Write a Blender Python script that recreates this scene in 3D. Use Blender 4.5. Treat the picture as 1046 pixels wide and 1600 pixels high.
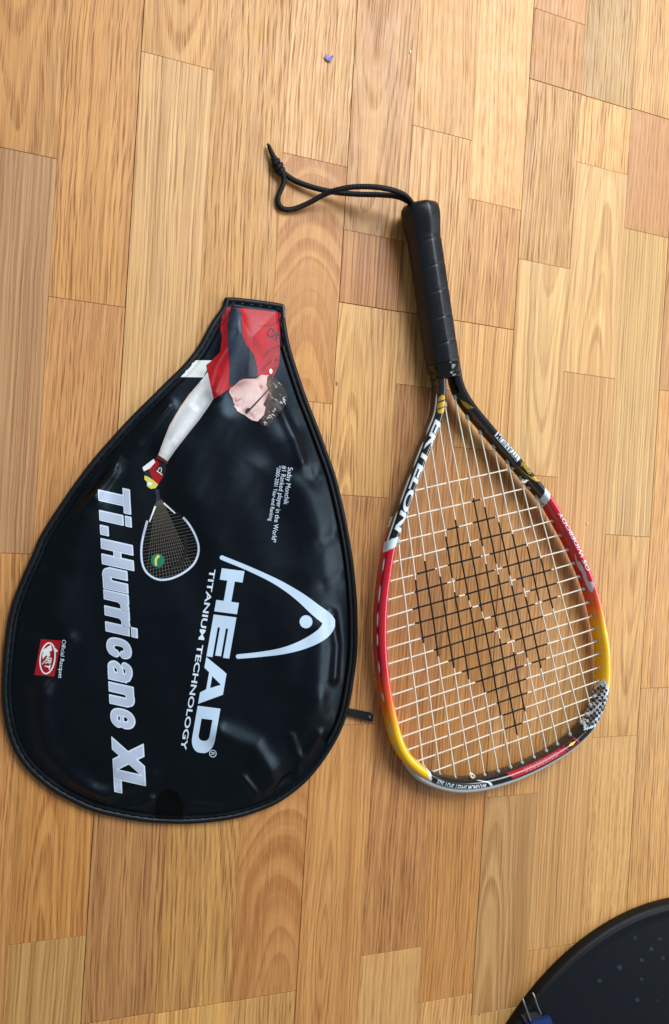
import bpy, bmesh, math, random
import numpy as np
from mathutils import Vector, Matrix

random.seed(7)
rng = np.random.default_rng(11)
scene = bpy.context.scene
for o in list(bpy.data.objects):
    bpy.data.objects.remove(o)

# ------------------------------------------------------------------ camera
# Floor frame: X runs across the floor boards, Y along them, Z up; the lens looks down at about 20 degrees off plumb.
F = 1150.0
CX, CY = 523.0, 800.0
CAM_H = 0.617
def _n(v):
    v = np.array(v, float)
    return v / np.linalg.norm(v)
DU = _n((3217, 200, F))
DV = -_n((-200 / 3217, 1, 0))
DZ = np.cross(DU, DV)
W = np.array([DU, DV, DZ])
def at(px, py, z=0.0):
    px = np.asarray(px, float); py = np.asarray(py, float)
    r = np.stack([(px - CX) / F, (py - CY) / F, np.ones_like(px)], -1) @ W.T
    t = (np.asarray(z, float) - CAM_H) / r[..., 2]
    p = r * t[..., None]
    p[..., 2] += CAM_H
    return p
cam_data = bpy.data.cameras.new('camera')
cam = bpy.data.objects.new('camera', cam_data)
scene.collection.objects.link(cam)
cam_data.sensor_fit = 'VERTICAL'
cam_data.sensor_height = 36.0
cam_data.lens = F / 1600.0 * 36.0
cam_data.clip_start = 0.01
cam_data.clip_end = 100.0
xb, yb, zb = W @ np.array([1, 0, 0]), W @ np.array([0, -1, 0]), W @ np.array([0, 0, -1])
cam.matrix_world = Matrix(((xb[0], yb[0], zb[0], 0), (xb[1], yb[1], zb[1], 0), (xb[2], yb[2], zb[2], CAM_H), (0, 0, 0, 1)))
scene.camera = cam

# ------------------------------------------------------------------ light
world = bpy.data.worlds.new('World')
scene.world = world
world.use_nodes = True
bg = world.node_tree.nodes['Background']
bg.inputs[0].default_value = (0.80, 0.90, 1.0, 1)
bg.inputs[1].default_value = 0.29
def area_lamp(name, loc, target, size_x, size_y, power, color):
    ld = bpy.data.lights.new(name, 'AREA')
    ld.shape = 'RECTANGLE'
    ld.size = size_x; ld.size_y = size_y
    ld.energy = power; ld.color = color
    lo = bpy.data.objects.new(name, ld)
    scene.collection.objects.link(lo)
    lo.location = loc
    lo.rotation_euler = (Vector(target) - Vector(loc)).to_track_quat('-Z', 'Y').to_euler()
    return lo
area_lamp('window_light', (0.92, 1.42, 1.60), (0.30, 0.05, 0.0), 1.4, 1.1, 63, (0.86, 0.94, 1.0))
area_lamp('side_window_light', (2.1, -0.05, 1.0), (0.3, 0.0, 0.0), 1.3, 0.9, 26, (0.86, 0.94, 1.0))
scene.view_settings.view_transform = 'Standard'
scene.view_settings.look = 'None'
scene.view_settings.exposure = 0.0
scene.view_settings.gamma = 1.0
scene.view_settings.use_curve_mapping = False

# ------------------------------------------------------------------ helpers
def srgb(r, g, b):
    f = lambda c: (c / 12.92 if c <= 0.04045 else ((c + 0.055) / 1.055) ** 2.4)
    return tuple(f(c / 255.0) for c in (r, g, b))
def link(o, parent=None):
    scene.collection.objects.link(o)
    if parent is not None:
        o.parent = parent
        o.matrix_parent_inverse = parent.matrix_world.inverted() if parent.type != 'EMPTY' else Matrix.Translation(-parent.location)
    return o
def mesh_obj(name, verts, faces, mat, parent=None, smooth=True):
    me = bpy.data.meshes.new(name)
    me.from_pydata([tuple(map(float, v)) for v in verts], [], [tuple(int(i) for i in f) for f in faces])
    me.update()
    if smooth:
        me.polygons.foreach_set('use_smooth', [True] * len(me.polygons))
    mats = mat if isinstance(mat, (list, tuple)) else [mat]
    for m in mats:
        me.materials.append(m)
    return link(bpy.data.objects.new(name, me), parent)
def empty(name, loc):
    e = bpy.data.objects.new(name, None)
    e.empty_display_size = 0.02
    e.location = loc
    scene.collection.objects.link(e)
    return e
def tag(o, label=None, category=None, group=None, kind=None):
    if label: o['label'] = label
    if category: o['category'] = category
    if group: o['group'] = group
    if kind: o['kind'] = kind
    return o

class NT:
    """small helper for writing node graphs"""
    def __init__(self, mat):
        mat.use_nodes = True
        self.t = mat.node_tree
        self.n = self.t.nodes
        self.bsdf = self.n['Principled BSDF']
    def new(self, typ, **kw):
        nd = self.n.new(typ)
        for k, v in kw.items():
            setattr(nd, k, v)
        return nd
    def put(self, sock, v):
        if isinstance(v, bpy.types.NodeSocket):
            self.t.links.new(v, sock)
        else:
            sock.default_value = v
    def m(self, op, a, b=0.0, c=0.0):
        nd = self.new('ShaderNodeMath', operation=op)
        self.put(nd.inputs[0], a); self.put(nd.inputs[1], b); self.put(nd.inputs[2], c)
        return nd.outputs[0]
    def step(self, x, lo, hi, a=0.0, b=1.0):
        nd = self.new('ShaderNodeMapRange', interpolation_type='SMOOTHSTEP')
        self.put(nd.inputs[0], x)
        for i, v in enumerate((lo, hi, a, b)):
            self.put(nd.inputs[i + 1], v)
        return nd.outputs[0]
    def noise(self, vec, scale=1.0, detail=2.0, rough=0.5):
        nd = self.new('ShaderNodeTexNoise')
        self.put(nd.inputs['Vector'], vec)
        nd.inputs['Scale'].default_value = scale
        nd.inputs['Detail'].default_value = detail
        nd.inputs['Roughness'].default_value = rough
        return nd.outputs['Fac']
    def vec(self, x, y, z):
        nd = self.new('ShaderNodeCombineXYZ')
        self.put(nd.inputs[0], x); self.put(nd.inputs[1], y); self.put(nd.inputs[2], z)
        return nd.outputs[0]
    def mix(self, fac, a, b, mode='MIX'):
        nd = self.new('ShaderNodeMix', data_type='RGBA', blend_type=mode)
        self.put(nd.inputs[0], fac)
        for s, v in ((nd.inputs[6], a), (nd.inputs[7], b)):
            if isinstance(v, tuple): v = (*v[:3], 1.0)
            self.put(s, v)
        return nd.outputs[2]
    def bump(self, h, strength, dist=0.001):
        nd = self.new('ShaderNodeBump')
        nd.inputs['Strength'].default_value = strength
        nd.inputs['Distance'].default_value = dist
        self.put(nd.inputs['Height'], h)
        self.put(self.bsdf.inputs['Normal'], nd.outputs[0])
def simple(name, col, rough=0.5, metal=0.0, coat=0.0, spec=0.5, grain=0.0, gscale=300.0, tint=0.0):
    m = bpy.data.materials.new(name)
    nt = NT(m)
    b = nt.bsdf
    b.inputs['Base Color'].default_value = (*col, 1)
    b.inputs['Roughness'].default_value = rough
    b.inputs['Metallic'].default_value = metal
    b.inputs['Coat Weight'].default_value = coat
    b.inputs['Coat Roughness'].default_value = 0.12
    b.inputs['Specular IOR Level'].default_value = spec
    tc = nt.new('ShaderNodeTexCoord').outputs['Object']
    nz = nt.noise(tc, gscale, 3.0)
    if grain: nt.bump(nz, grain, 0.0006)
    nr = nt.noise(tc, gscale * 0.15, 3.0)
    nt.put(b.inputs['Roughness'], nt.m('ADD', rough - 0.06, nt.m('MULTIPLY', nr, 0.12)))
    if tint:
        k = nt.m('ADD', 1.0 - tint, nt.m('MULTIPLY', nr, 2 * tint))
        nt.put(b.inputs['Base Color'], nt.mix(1.0, col, nt.vec(k, k, k), 'MULTIPLY'))
    return m

# ------------------------------------------------------------------ floor
def oak_material():
    m = bpy.data.materials.new('oak')
    nt = NT(m)
    A = lambda name: nt.new('ShaderNodeAttribute', attribute_type='OBJECT', attribute_name=name)
    tc = nt.new('ShaderNodeTexCoord').outputs['Object']
    sp = nt.new('ShaderNodeSeparateXYZ'); nt.put(sp.inputs[0], tc)
    x, y = sp.outputs[0], sp.outputs[1]
    seed = A('seed').outputs['Fac']
    x0, d0, kk = A('ring_x').outputs['Fac'], A('ring_d').outputs['Fac'], A('ring_k').outputs['Fac']
    spc, con = A('ring_s').outputs['Fac'], A('ring_c').outputs['Fac']
    fig = A('figure').outputs['Fac']
    tone = A('tone').outputs['Vector']
    M, N, V = nt.m, nt.noise, nt.vec
    xs = M('ADD', x, seed)
    w1 = M('SUBTRACT', N(V(M('MULTIPLY', xs, 22), M('MULTIPLY', y, 7), seed), 1, 2), 0.5)
    w2 = M('SUBTRACT', N(V(M('MULTIPLY', xs, 6), M('MULTIPLY', y, 5), M('ADD', seed, 3.3)), 1, 2), 0.5)
    w3 = M('SUBTRACT', N(V(M('MULTIPLY', xs, 190), M('MULTIPLY', y, 26), seed), 1, 2), 0.5)
    xx = M('ADD', M('ADD', x, M('MULTIPLY', w1, M('ADD', 0.005, M('MULTIPLY', fig, 0.012)))), M('MULTIPLY', w3, 0.0022))
    dx = M('SUBTRACT', xx, x0)
    dd = M('ADD', M('ADD', d0, M('MULTIPLY', kk, y)), M('MULTIPLY', w2, M('ADD', 0.008, M('MULTIPLY', fig, 0.03))))
    r = M('SQRT', M('ADD', M('MULTIPLY', dx, dx), M('MULTIPLY', dd, dd)))
    rn = M('ADD', M('DIVIDE', r, spc), M('MULTIPLY', M('SUBTRACT', N(V(M('MULTIPLY', r, 240), seed, 0.0), 1, 1), 0.5), 1.3))
    ring = M('FRACT', rn)
    early = M('MULTIPLY', nt.step(ring, 0.25, 0.60), nt.step(ring, 0.86, 0.98, 1.0, 0.0))
    amp = N(V(M('MULTIPLY', r, 160), M('MULTIPLY', y, 3.0), M('ADD', seed, 9.0)), 1, 2)
    early = M('MULTIPLY', early, nt.step(amp, 0.34, 0.60, 0.25, 1.0))
    lean = M('MULTIPLY', M('SUBTRACT', N(V(M('MULTIPLY', xs, 9), M('MULTIPLY', y, 4), 1.7), 1, 1), 0.5), 0.12)
    px_ = M('ADD', xs, M('MULTIPLY', w3, 0.0020))
    px_ = M('ADD', px_, M('MULTIPLY', y, lean))
    plen, pamt = A('pore_y').outputs['Fac'], A('pore_a').outputs['Fac']
    # vessels follow the growth rings where these run across the board
    pr_ = M('ADD', M('MULTIPLY', px_, 1420), M('MULTIPLY', M('SUBTRACT', rn, M('FLOOR', rn)), 0.8))
    p1 = N(V(pr_, M('MULTIPLY', y, plen), seed), 1, 1.5)
    p2 = N(V(M('MULTIPLY', px_, 520), M('MULTIPLY', y, M('MULTIPLY', plen, 0.35)), M('ADD', seed, 5.0)), 1, 3.0, 0.65)
    pores = nt.step(p1, 0.42, 0.62)
    porew = M('MULTIPLY', M('MULTIPLY', pores, M('ADD', 0.22, M('MULTIPLY', early, 0.78))), pamt)
    porew2 = M('MULTIPLY', nt.step(p2, 0.44, 0.66), pamt)
    fib = N(V(M('MULTIPLY', xs, 700), M('MULTIPLY', y, 5), M('ADD', seed, 2.0)), 1, 3, 0.65)
    strk = N(V(M('MULTIPLY', M('ADD', xs, M('MULTIPLY', w1, 0.004)), 110), M('MULTIPLY', y, 1.3), M('ADD', seed, 7.0)), 1, 4, 0.65)
    blot = N(V(M('MULTIPLY', xs, 14), M('MULTIPLY', y, 6), M('ADD', seed, 4.0)), 1, 3)
    wear = N(V(M('MULTIPLY', xs, 45), M('MULTIPLY', y, 45), M('ADD', seed, 14.0)), 1, 4, 0.6)
    cross = N(V(M('MULTIPLY', xs, 30), M('MULTIPLY', y, 120), M('ADD', seed, 6.0)), 1, 2)
    val = M('ADD', 1.0, M('MULTIPLY', M('SUBTRACT', fib, 0.5), 0.62))
    val = M('ADD', val, M('MULTIPLY', M('SUBTRACT', strk, 0.5), M('MULTIPLY', con, 0.85)))
    val = M('ADD', val, M('MULTIPLY', M('SUBTRACT', blot, 0.5), 0.30))
    val = M('ADD', val, M('MULTIPLY', M('SUBTRACT', cross, 0.5), M('MULTIPLY', fig, 0.16)))
    col = nt.mix(1.0, tone, V(val, val, val), 'MULTIPLY')
    dark = nt.mix(1.0, tone, (0.68, 0.52, 0.36), 'MULTIPLY')
    pore_c = nt.mix(1.0, tone, (0.38, 0.25, 0.16), 'MULTIPLY')
    band = nt.step(N(V(M('MULTIPLY', r, 150), M('MULTIPLY', y, 0.6), M('ADD', seed, 11.0)), 1, 3, 0.6), 0.44, 0.62)
    col = nt.mix(M('MULTIPLY', band, M('MULTIPLY', con, 0.55)), col, dark)
    col = nt.mix(M('MULTIPLY', early, M('ADD', 0.30, M('MULTIPLY', con, 0.12))), col, dark)
    col = nt.mix(M('MULTIPLY', porew2, 0.40), col, pore_c)
    col = nt.mix(M('MULTIPLY', porew, 0.95), col, pore_c)
    # small knots and specks
    vo = nt.new('ShaderNodeTexVoronoi', feature='F1')
    nt.put(vo.inputs['Vector'], V(M('MULTIPLY', xs, 17), M('MULTIPLY', y, 10), seed)); vo.inputs['Scale'].default_value = 1.0
    speck = M('MULTIPLY', nt.step(vo.outputs['Distance'], 0.012, 0.03, 1.0, 0.0), nt.step(N(V(M('MULTIPLY', xs, 12), M('MULTIPLY', y, 9), M('ADD', seed, 8)), 1, 1), 0.46, 0.56))
    col = nt.mix(M('MULTIPLY', speck, 0.8), col, (0.035, 0.018, 0.01))
    nt.put(nt.bsdf.inputs['Base Color'], col)
    nt.put(nt.bsdf.inputs['Roughness'], M('ADD', 0.30, M('ADD', M('MULTIPLY', porew, 0.22), M('MULTIPLY', wear, 0.30))))
    nt.bsdf.inputs['Specular IOR Level'].default_value = 0.45
    hgt = M('SUBTRACT', M('MULTIPLY', fib, 0.25), M('ADD', porew, M('MULTIPLY', porew2, 0.5)))
    nt.bump(hgt, 0.28, 0.0003)
    return m
OAK = oak_material()
floor_base = simple('floor_joint', srgb(58, 36, 20), 0.85, grain=0.2)

LINES = [  # long joints between strips, sampled in the photograph: all run along Y
    [(108.6, 25), (71, 573), (5.6, 1476)],
    [(228.7, 0), (191.4, 586), (122.4, 1589)],
    [(340.8, 25), (308.5, 511), (247, 1500)],
    [(458.9, 0), (444, 239), (360, 1487)],
    [(561, 12), (526, 548), (460, 1550)],
    [(657.5, 0), (608, 778), (560, 1560)],
    [(752, 0), (735, 286), (658.7, 1480)],
    [(836.5, 0), (802.9, 516), (736, 1587)],
    [(917, 12), (880.5, 580), (825, 1485)],
    [(997.4, 0), (946.6, 836), (909, 1440)],
    [(1044.5, 374), (1001, 1073), (981, 1410)],
]
LX = [float(np.mean([at(*p)[0] for p in L])) for L in LINES]
WID = 0.0655
left_x = [LX[0] - WID * k for k in (4, 3, 2, 1)]
right_x = [LX[-1] + WID * k for k in (1, 2, 3, 4, 5, 6)]
XS = left_x + LX + right_x
NL = len(left_x)
SEAMS = {  # joints across each strip (photo points)
    0: [(45, 239), (25, 865)],
    1: [(138, 472), (100, 980), (68, 1470)],
    2: [(279, 95), (250, 900), (195, 1590)],
    3: [(300, 880), (305, 1574)],
    4: [(494, 250), (500, 629), (450, 1010), (410, 1557)],
    5: [(590, 369), (575, 479), (574, 776), (540, 1133)],
    6: [(690, 207), (666, 493), (647, 603), (611, 1487)],
    7: [(772, 319), (764, 509), (740, 701), (698, 1560)],
    8: [(876, 26), (873, 136), (850, 412), (828, 742), (798, 1243), (768, 1581)],
    9: [(950, 160), (942, 263), (920, 586), (860, 1481)],
    10: [(1017, 178), (1011, 364), (980, 837), (960, 1151)],
    11: [(1038, 610), (1023, 1075)],
}
T = lambda r, g, b: tuple(c * k for c, k in zip(srgb(r, g, b), (1.10, 0.91, 0.63)))
GOLD, LIGHT, PALE, TAN = T(205, 163, 111), T(211, 174, 124), T(214, 183, 139), T(198, 156, 108)
ORANGE, PINK, MAUVE, GREY, BROWN = T(196, 149, 96), T(190, 147, 106), T(183, 152, 124), T(192, 160, 117), T(182, 136, 86)
# per piece, top of the photo downwards: tone, grain kind (s straight, c cathedral, p plain fine, l lined)
PIECES = {
    0: [(TAN, 'c'), (MAUVE, 'l'), (TAN, 's')],
    1: [(GOLD, 's'), (TAN, 's'), (ORANGE, 'c'), (GREY, 'l')],
    2: [(GOLD, 'c'), (PALE, 'l'), (PINK, 's'), (TAN, 's')],
    3: [(GOLD, 's'), (TAN, 's'), (LIGHT, 'l')],
    4: [(LIGHT, 's'), (ORANGE, 'f'), (LIGHT, 's'), (ORANGE, 'f'), (LIGHT, 's')],
    5: [(GOLD, 'c'), (BROWN, 'l'), (LIGHT, 'c'), (TAN, 's'), (TAN, 'c')],
    6: [(GOLD, 'p'), (LIGHT, 's'), (LIGHT, 's'), (PINK, 's'), (LIGHT, 'p')],
    7: [(LIGHT, 'p'), (GOLD, 's'), (LIGHT, 'l'), (ORANGE, 's'), (LIGHT, 's')],
    8: [(ORANGE, 'p'), (ORANGE, 'p'), (LIGHT, 's'), (PALE, 'k'), (TAN, 's'), (GREY, 'k'), (LIGHT, 'p')],
    9: [(GREY, 's'), (LIGHT, 's'), (PALE, 'k'), (LIGHT, 'l'), (TAN, 'p')],
    10: [(LIGHT, 's'), (PINK, 'p'), (PALE, 'l'), (LIGHT, 'c'), (LIGHT, 'p')],
    11: [(TAN, 's'), (GOLD, 's'), (LIGHT, 's')],
}
Y_TOP, Y_BOT = 1.0, -1.0
fx0, fx1 = XS[0], XS[-1]
base_v = [(fx0, Y_BOT, -0.016), (fx1, Y_BOT, -0.016), (fx1, Y_TOP, -0.016), (fx0, Y_TOP, -0.016),
          (fx0, Y_BOT, -0.0012), (fx1, Y_BOT, -0.0012), (fx1, Y_TOP, -0.0012), (fx0, Y_TOP, -0.0012)]
floor = mesh_obj('floor', base_v, [(3, 2, 1, 0), (4, 5, 6, 7), (0, 1, 5, 4), (1, 2, 6, 5), (2, 3, 7, 6), (3, 0, 4, 7)], floor_base, smooth=False)
tag(floor, kind='structure')
def plank(xa, xb_, ya, yb_, gl, gr, gb, gt, tone, kind):
    """one oak strip: a slab with chamfered top edges"""
    w, h = xb_ - xa, yb_ - ya
    cx, cy = (xa + xb_) / 2, (ya + yb_) / 2
    c = 0.00016
    zt = random.uniform(-0.00010, 0.00010)
    l, r, b, t = -w / 2 + gl, w / 2 - gr, -h / 2 + gb, h / 2 - gt
    vs = [(l, b, -0.0011), (r, b, -0.0011), (r, t, -0.0011), (l, t, -0.0011),
          (l, b, zt - c), (r, b, zt - c), (r, t, zt - c), (l, t, zt - c),
          (l + c, b + c, zt), (r - c, b + c, zt), (r - c, t - c, zt), (l + c, t - c, zt)]
    fs = [(0, 1, 5, 4), (1, 2, 6, 5), (2, 3, 7, 6), (3, 0, 4, 7), (4, 5, 9, 8), (5, 6, 10, 9), (6, 7, 11, 10), (7, 4, 8, 11), (8, 9, 10, 11)]
    o = mesh_obj('plank', vs, fs, OAK, smooth=False)
    o.parent = floor
    o.location = (cx, cy, 0)
    j = lambda a: random.uniform(1 - a, 1 + a)
    bri = j(0.085)
    o['tone'] = [tone[0] * bri * j(.02), tone[1] * bri * j(.03), tone[2] * bri * j(.07)]
    o['seed'] = random.uniform(0, 60)
    sgn = random.choice((-1, 1))
    pr = {'s': (sgn * random.uniform(.05, .12), .05, random.uniform(-.05, .05), .0030, .45, .15),
          'l': (sgn * random.uniform(.09, .16), .03, random.uniform(-.02, .02), .0034, .95, .05),
          'c': (random.uniform(-.014, .014), .014, random.choice((-1, 1)) * random.uniform(.05, .09), .0036, .62, .3),
          'f': (random.uniform(.0, .012), .05, random.choice((-1, 1)) * .30, .0085, .62, .8),
          'k': (random.uniform(-.02, .02), .02, random.choice((-1, 1)) * random.uniform(.05, .08), .0042, 1.15, .4),
          'p': (sgn * random.uniform(.08, .2), .08, random.uniform(-.05, .05), .0042, .3, .3)}[kind]
    o['pore_y'] = {'s': 32.0, 'l': 9.0, 'c': 26.0, 'f': 40.0, 'k': 14.0, 'p': 50.0}[kind] * random.uniform(.8, 1.25)
    o['pore_a'] = {'s': 1.0, 'l': .75, 'c': .8, 'f': .5, 'k': .6, 'p': .55}[kind] * random.uniform(.85, 1.1)
    for k, v in zip(('ring_x', 'ring_d', 'ring_k', 'ring_s', 'ring_c', 'figure'), pr):
        o[k] = float(v)
    return o
n_cols = len(XS) - 1
for ci in range(n_cols):
    col = ci - NL + 1                      # photo column index
    xa, xb_ = XS[ci], XS[ci + 1]
    if col in SEAMS:
        ys = [float(at(*p)[1]) for p in SEAMS[col]]
        spec = list(PIECES[col])
    else:
        ys, yy = [], Y_TOP - random.uniform(.15, .5)
        while yy > Y_BOT + 0.1:
            ys.append(yy); yy -= random.uniform(.25, .55)
        spec = [(random.choice((GOLD, LIGHT, TAN, PALE, PINK)), random.choice('sslcp')) for _ in range(len(ys) + 1)]
    if ys and col in SEAMS and ys[-1] - Y_BOT > 0.9:
        ys.append(ys[-1] - 0.5); spec.append((TAN, 's'))
    edges = [Y_TOP] + ys + [Y_BOT]
    board_l, board_r = (col - 2) % 3 == 0, (col - 1) % 3 == 0
    for k in range(len(edges) - 1):
        yt, yb_ = edges[k], edges[k + 1]
        wide = lambda yv: 0.00028 if any(abs(yv - float(at(*p)[1])) < .012 for p in ((666, 493), (950, 160), (305, 1574))) else 0.00015
        tone, kind = spec[min(k, len(spec) - 1)]
        plank(xa, xb_, yb_, yt, 0.00026 if board_l else 0.00005, 0.00026 if board_r else 0.00005, wide(yb_), wide(yt), tone, kind)

# ------------------------------------------------------------------ generic sweeps
def catmull(P, n):
    P = np.asarray(P, float)
    Q = np.vstack([2 * P[0] - P[1], P, 2 * P[-1] - P[-2]])
    out = []
    for i in range(1, len(Q) - 2):
        p0, p1, p2, p3 = Q[i - 1], Q[i], Q[i + 1], Q[i + 2]
        t = np.linspace(0, 1, 24, endpoint=False)[:, None]
        out.append(0.5 * ((2 * p1) + (-p0 + p2) * t + (2 * p0 - 5 * p1 + 4 * p2 - p3) * t ** 2 + (-p0 + 3 * p1 - 3 * p2 + p3) * t ** 3))
    C = np.vstack(out + [Q[-2][None]])
    return resample(C, n)
def resample(C, n, closed=False):
    if closed: C = np.vstack([C, C[:1]])
    s = np.concatenate([[0], np.cumsum(np.linalg.norm(np.diff(C, axis=0), axis=1))])
    u = np.linspace(0, s[-1], n + 1)[:-1] if closed else np.linspace(0, s[-1], n)
    return np.stack([np.interp(u, s, C[:, k]) for k in range(C.shape[1])], 1)
def smooth_path(C, it, closed=False):
    C = C.copy()
    for _ in range(it):
        if closed: C = 0.5 * C + 0.25 * (np.roll(C, 1, 0) + np.roll(C, -1, 0))
        else: C[1:-1] = 0.5 * C[1:-1] + 0.25 * (C[2:] + C[:-2])
    return C
def tangents(C, closed=False):
    if closed: t = np.roll(C, -1, 0) - np.roll(C, 1, 0)
    else: t = np.gradient(C, axis=0)
    return t / np.linalg.norm(t, axis=1)[:, None]
def ring_faces(n, m, closed=False, caps=True):
    f = []
    for i in range(n if closed else n - 1):
        a, b = i * m, ((i + 1) % n) * m
        for k in range(m):
            k2 = (k + 1) % m
            f.append((a + k, a + k2, b + k2, b + k))
    if caps and not closed:
        f.append(tuple(range(m))[::-1]); f.append(tuple(range((n - 1) * m, n * m)))
    return f
def tube(C, rad, m=8, up=(0, 0, 1), closed=False, mod=None):
    """round tube along C; rad may vary, mod(i, k) scales it for braid or wrap relief"""
    C = np.asarray(C, float); n = len(C)
    t = tangents(C, closed)
    u = np.cross(np.tile(np.array(up, float), (n, 1)), t)
    ln = np.linalg.norm(u, axis=1)[:, None]
    u = np.where(ln < 1e-6, np.array([[1., 0, 0]]), u / np.maximum(ln, 1e-6))
    v = np.cross(t, u)
    rad = np.broadcast_to(np.asarray(rad, float), (n,))
    ph = np.arange(m) * 2 * math.pi / m
    R = rad[:, None] * (mod(np.arange(n)[:, None], ph[None]) if mod else np.ones((n, m)))
    V = C[:, None] + R[..., None] * (np.cos(ph)[None, :, None] * u[:, None] + np.sin(ph)[None, :, None] * v[:, None])
    return V.reshape(-1, 3), ring_faces(n, m, closed)
def lathe(axis0, axis1, prof, m=32, poly=0.0, mod=None, caps=True):
    """prof: (distance along the axis, radius); poly > 0 squares the section towards an octagon"""
    a = np.array(axis0, float); d = _n(np.array(axis1, float) - a)
    u = _n(np.cross((0, 0, 1), d)) if abs(d[2]) < 0.999 else np.array([1., 0, 0])
    v = np.cross(d, u)
    ph = np.arange(m) * 2 * math.pi / m
    q = math.pi / 4
    oct_r = math.cos(q / 2) / np.cos((ph % q) - q / 2) * 1.035
    shp = 1 + poly * (oct_r - 1)
    V = []
    for i, (s, r) in enumerate(prof):
        rr = r * (1 + (shp - 1)) if r > 0 else np.zeros(m)
        if mod is not None: rr = rr * mod(s, ph)
        V.append(a + d * s + (np.cos(ph)[:, None] * u + np.sin(ph)[:, None] * v) * np.broadcast_to(rr, (m,))[:, None])
    return np.vstack(V), ring_faces(len(prof), m, caps=caps)

# ------------------------------------------------------------------ flat print: text and shapes laid onto a surface
def refine(bm, maxlen):
    bmesh.ops.triangulate(bm, faces=bm.faces[:])
    for _ in range(9):
        es = [e for e in bm.edges if e.calc_length() > maxlen]
        if not es: break
        bmesh.ops.subdivide_edges(bm, edges=es, cuts=1)
        bmesh.ops.triangulate(bm, faces=[f for f in bm.faces if len(f.verts) > 3])
def text_flat(body, offset=0.0, shear=0.0, spacing=1.0):
    cu = bpy.data.curves.new('t', 'FONT')
    cu.body = body; cu.offset = offset; cu.shear = shear; cu.space_character = spacing
    cu.resolution_u = 4; cu.fill_mode = 'FRONT'
    ob = bpy.data.objects.new('t', cu)
    scene.collection.objects.link(ob)
    dg = bpy.context.evaluated_depsgraph_get()
    me = bpy.data.meshes.new_from_object(ob.evaluated_get(dg))
    bpy.data.objects.remove(ob); bpy.data.curves.remove(cu)
    return me
def bm_map(bm, fn, name, mat, parent):
    co = np.array([v.co[:] for v in bm.verts])
    P = fn(co[:, 0], co[:, 1])
    faces = []
    for f in bm.faces:
        idx = [v.index for v in f.verts]
        a, b, c = P[idx[0]], P[idx[1]], P[idx[2]]
        faces.append(idx)
    # consistent outward facing
    A = np.array([np.cross(P[f[1]] - P[f[0]], P[f[2]] - P[f[0]])[2] for f in faces])
    faces = [f if a > 0 else f[::-1] for f, a in zip(faces, A)]
    o = mesh_obj(name, P, faces, mat, parent)
    return o
def text_on(body, p0, p1, cap, fn, name, mat, parent, offset=0.0, shear=0.0, spacing=1.0, maxlen=6.0, box=None):
    """lay text so that its baseline runs p0 -> p1 and its capitals reach p0 + cap (in the units fn takes)"""
    me = text_flat(body, offset, shear, spacing)
    bm = bmesh.new(); bm.from_mesh(me); bpy.data.meshes.remove(me)
    co = np.array([v.co[:] for v in bm.verts])
    bx = box if box else (co[:, 0].min(), co[:, 0].max())
    capy = 0.70
    p0, p1, cap = np.array(p0, float), np.array(p1, float), np.array(cap, float)
    for v in bm.verts:
        q = p0 + (v.co.x - bx[0]) / (bx[1] - bx[0]) * (p1 - p0) + v.co.y / capy * cap
        v.co = (q[0], q[1], 0)
    refine(bm, maxlen)
    bm.verts.index_update()
    o = bm_map(bm, fn, name, mat, parent)
    bm.free()
    return o, bx
def poly_on(polys, fn, name, mat, parent, maxlen=6.0):
    bm = bmesh.new()
    for pl in polys:
        vs = [bm.verts.new((float(p[0]), float(p[1]), 0)) for p in pl]
        bm.faces.new(vs)
    refine(bm, maxlen)
    bm.verts.index_update()
    o = bm_map(bm, fn, name, mat, parent)
    bm.free()
    return o
def stroke(pts, w0, w1=None, n=40, wfun=None):
    """polygon around a curved line with a width"""
    C = catmull(pts, n) if len(pts) > 2 else resample(np.array(pts, float), 6)
    t = tangents(C); nn = np.stack([-t[:, 1], t[:, 0]], 1)
    w1 = w0 if w1 is None else w1
    u = np.linspace(0, 1, len(C))
    w = (np.array([wfun(k) for k in u]) if wfun else w0 + (w1 - w0) * u)[:, None] / 2
    L, R = C + nn * w, C - nn * w
    return [[L[i], L[i + 1], R[i + 1], R[i]] for i in range(len(C) - 1)]
def ellipse(cx, cy, rx, ry, n=32, rot=0.0):
    a = np.arange(n) * 2 * math.pi / n
    x, y = rx * np.cos(a), ry * np.sin(a)
    return [(cx + x[i] * math.cos(rot) - y[i] * math.sin(rot), cy + x[i] * math.sin(rot) + y[i] * math.cos(rot)) for i in range(n)]

# ------------------------------------------------------------------ racket
M_STR = simple('string_cream', srgb(230, 218, 200), 0.45)
M_STRB = simple('string_black', srgb(9, 8, 8), 0.55, spec=0.25)
M_GROM = simple('grommet_grey', srgb(168, 166, 166), 0.5)
M_BUMP = simple('bumper_grey', srgb(176, 176, 172), 0.5, grain=0.1)
M_WHITE = simple('white_print', srgb(222, 232, 236), 0.35, coat=0.3)
M_GOLD = simple('gold_print', srgb(196, 158, 52), 0.35, metal=0.35)
M_BLACKP = simple('black_print', srgb(14, 14, 15), 0.3, coat=0.3)
M_REDP = simple('red_print', srgb(178, 22, 40), 0.35, coat=0.3)
M_SILV = simple('silver_print', srgb(196, 190, 200), 0.35, metal=0.3)
M_GRIP = simple('grip_rubber', srgb(9, 12, 18), 0.30, spec=0.42, grain=0.35, gscale=1500, tint=0.25)
M_COLLAR = simple('collar_gloss', srgb(8, 8, 10), 0.16)
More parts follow.
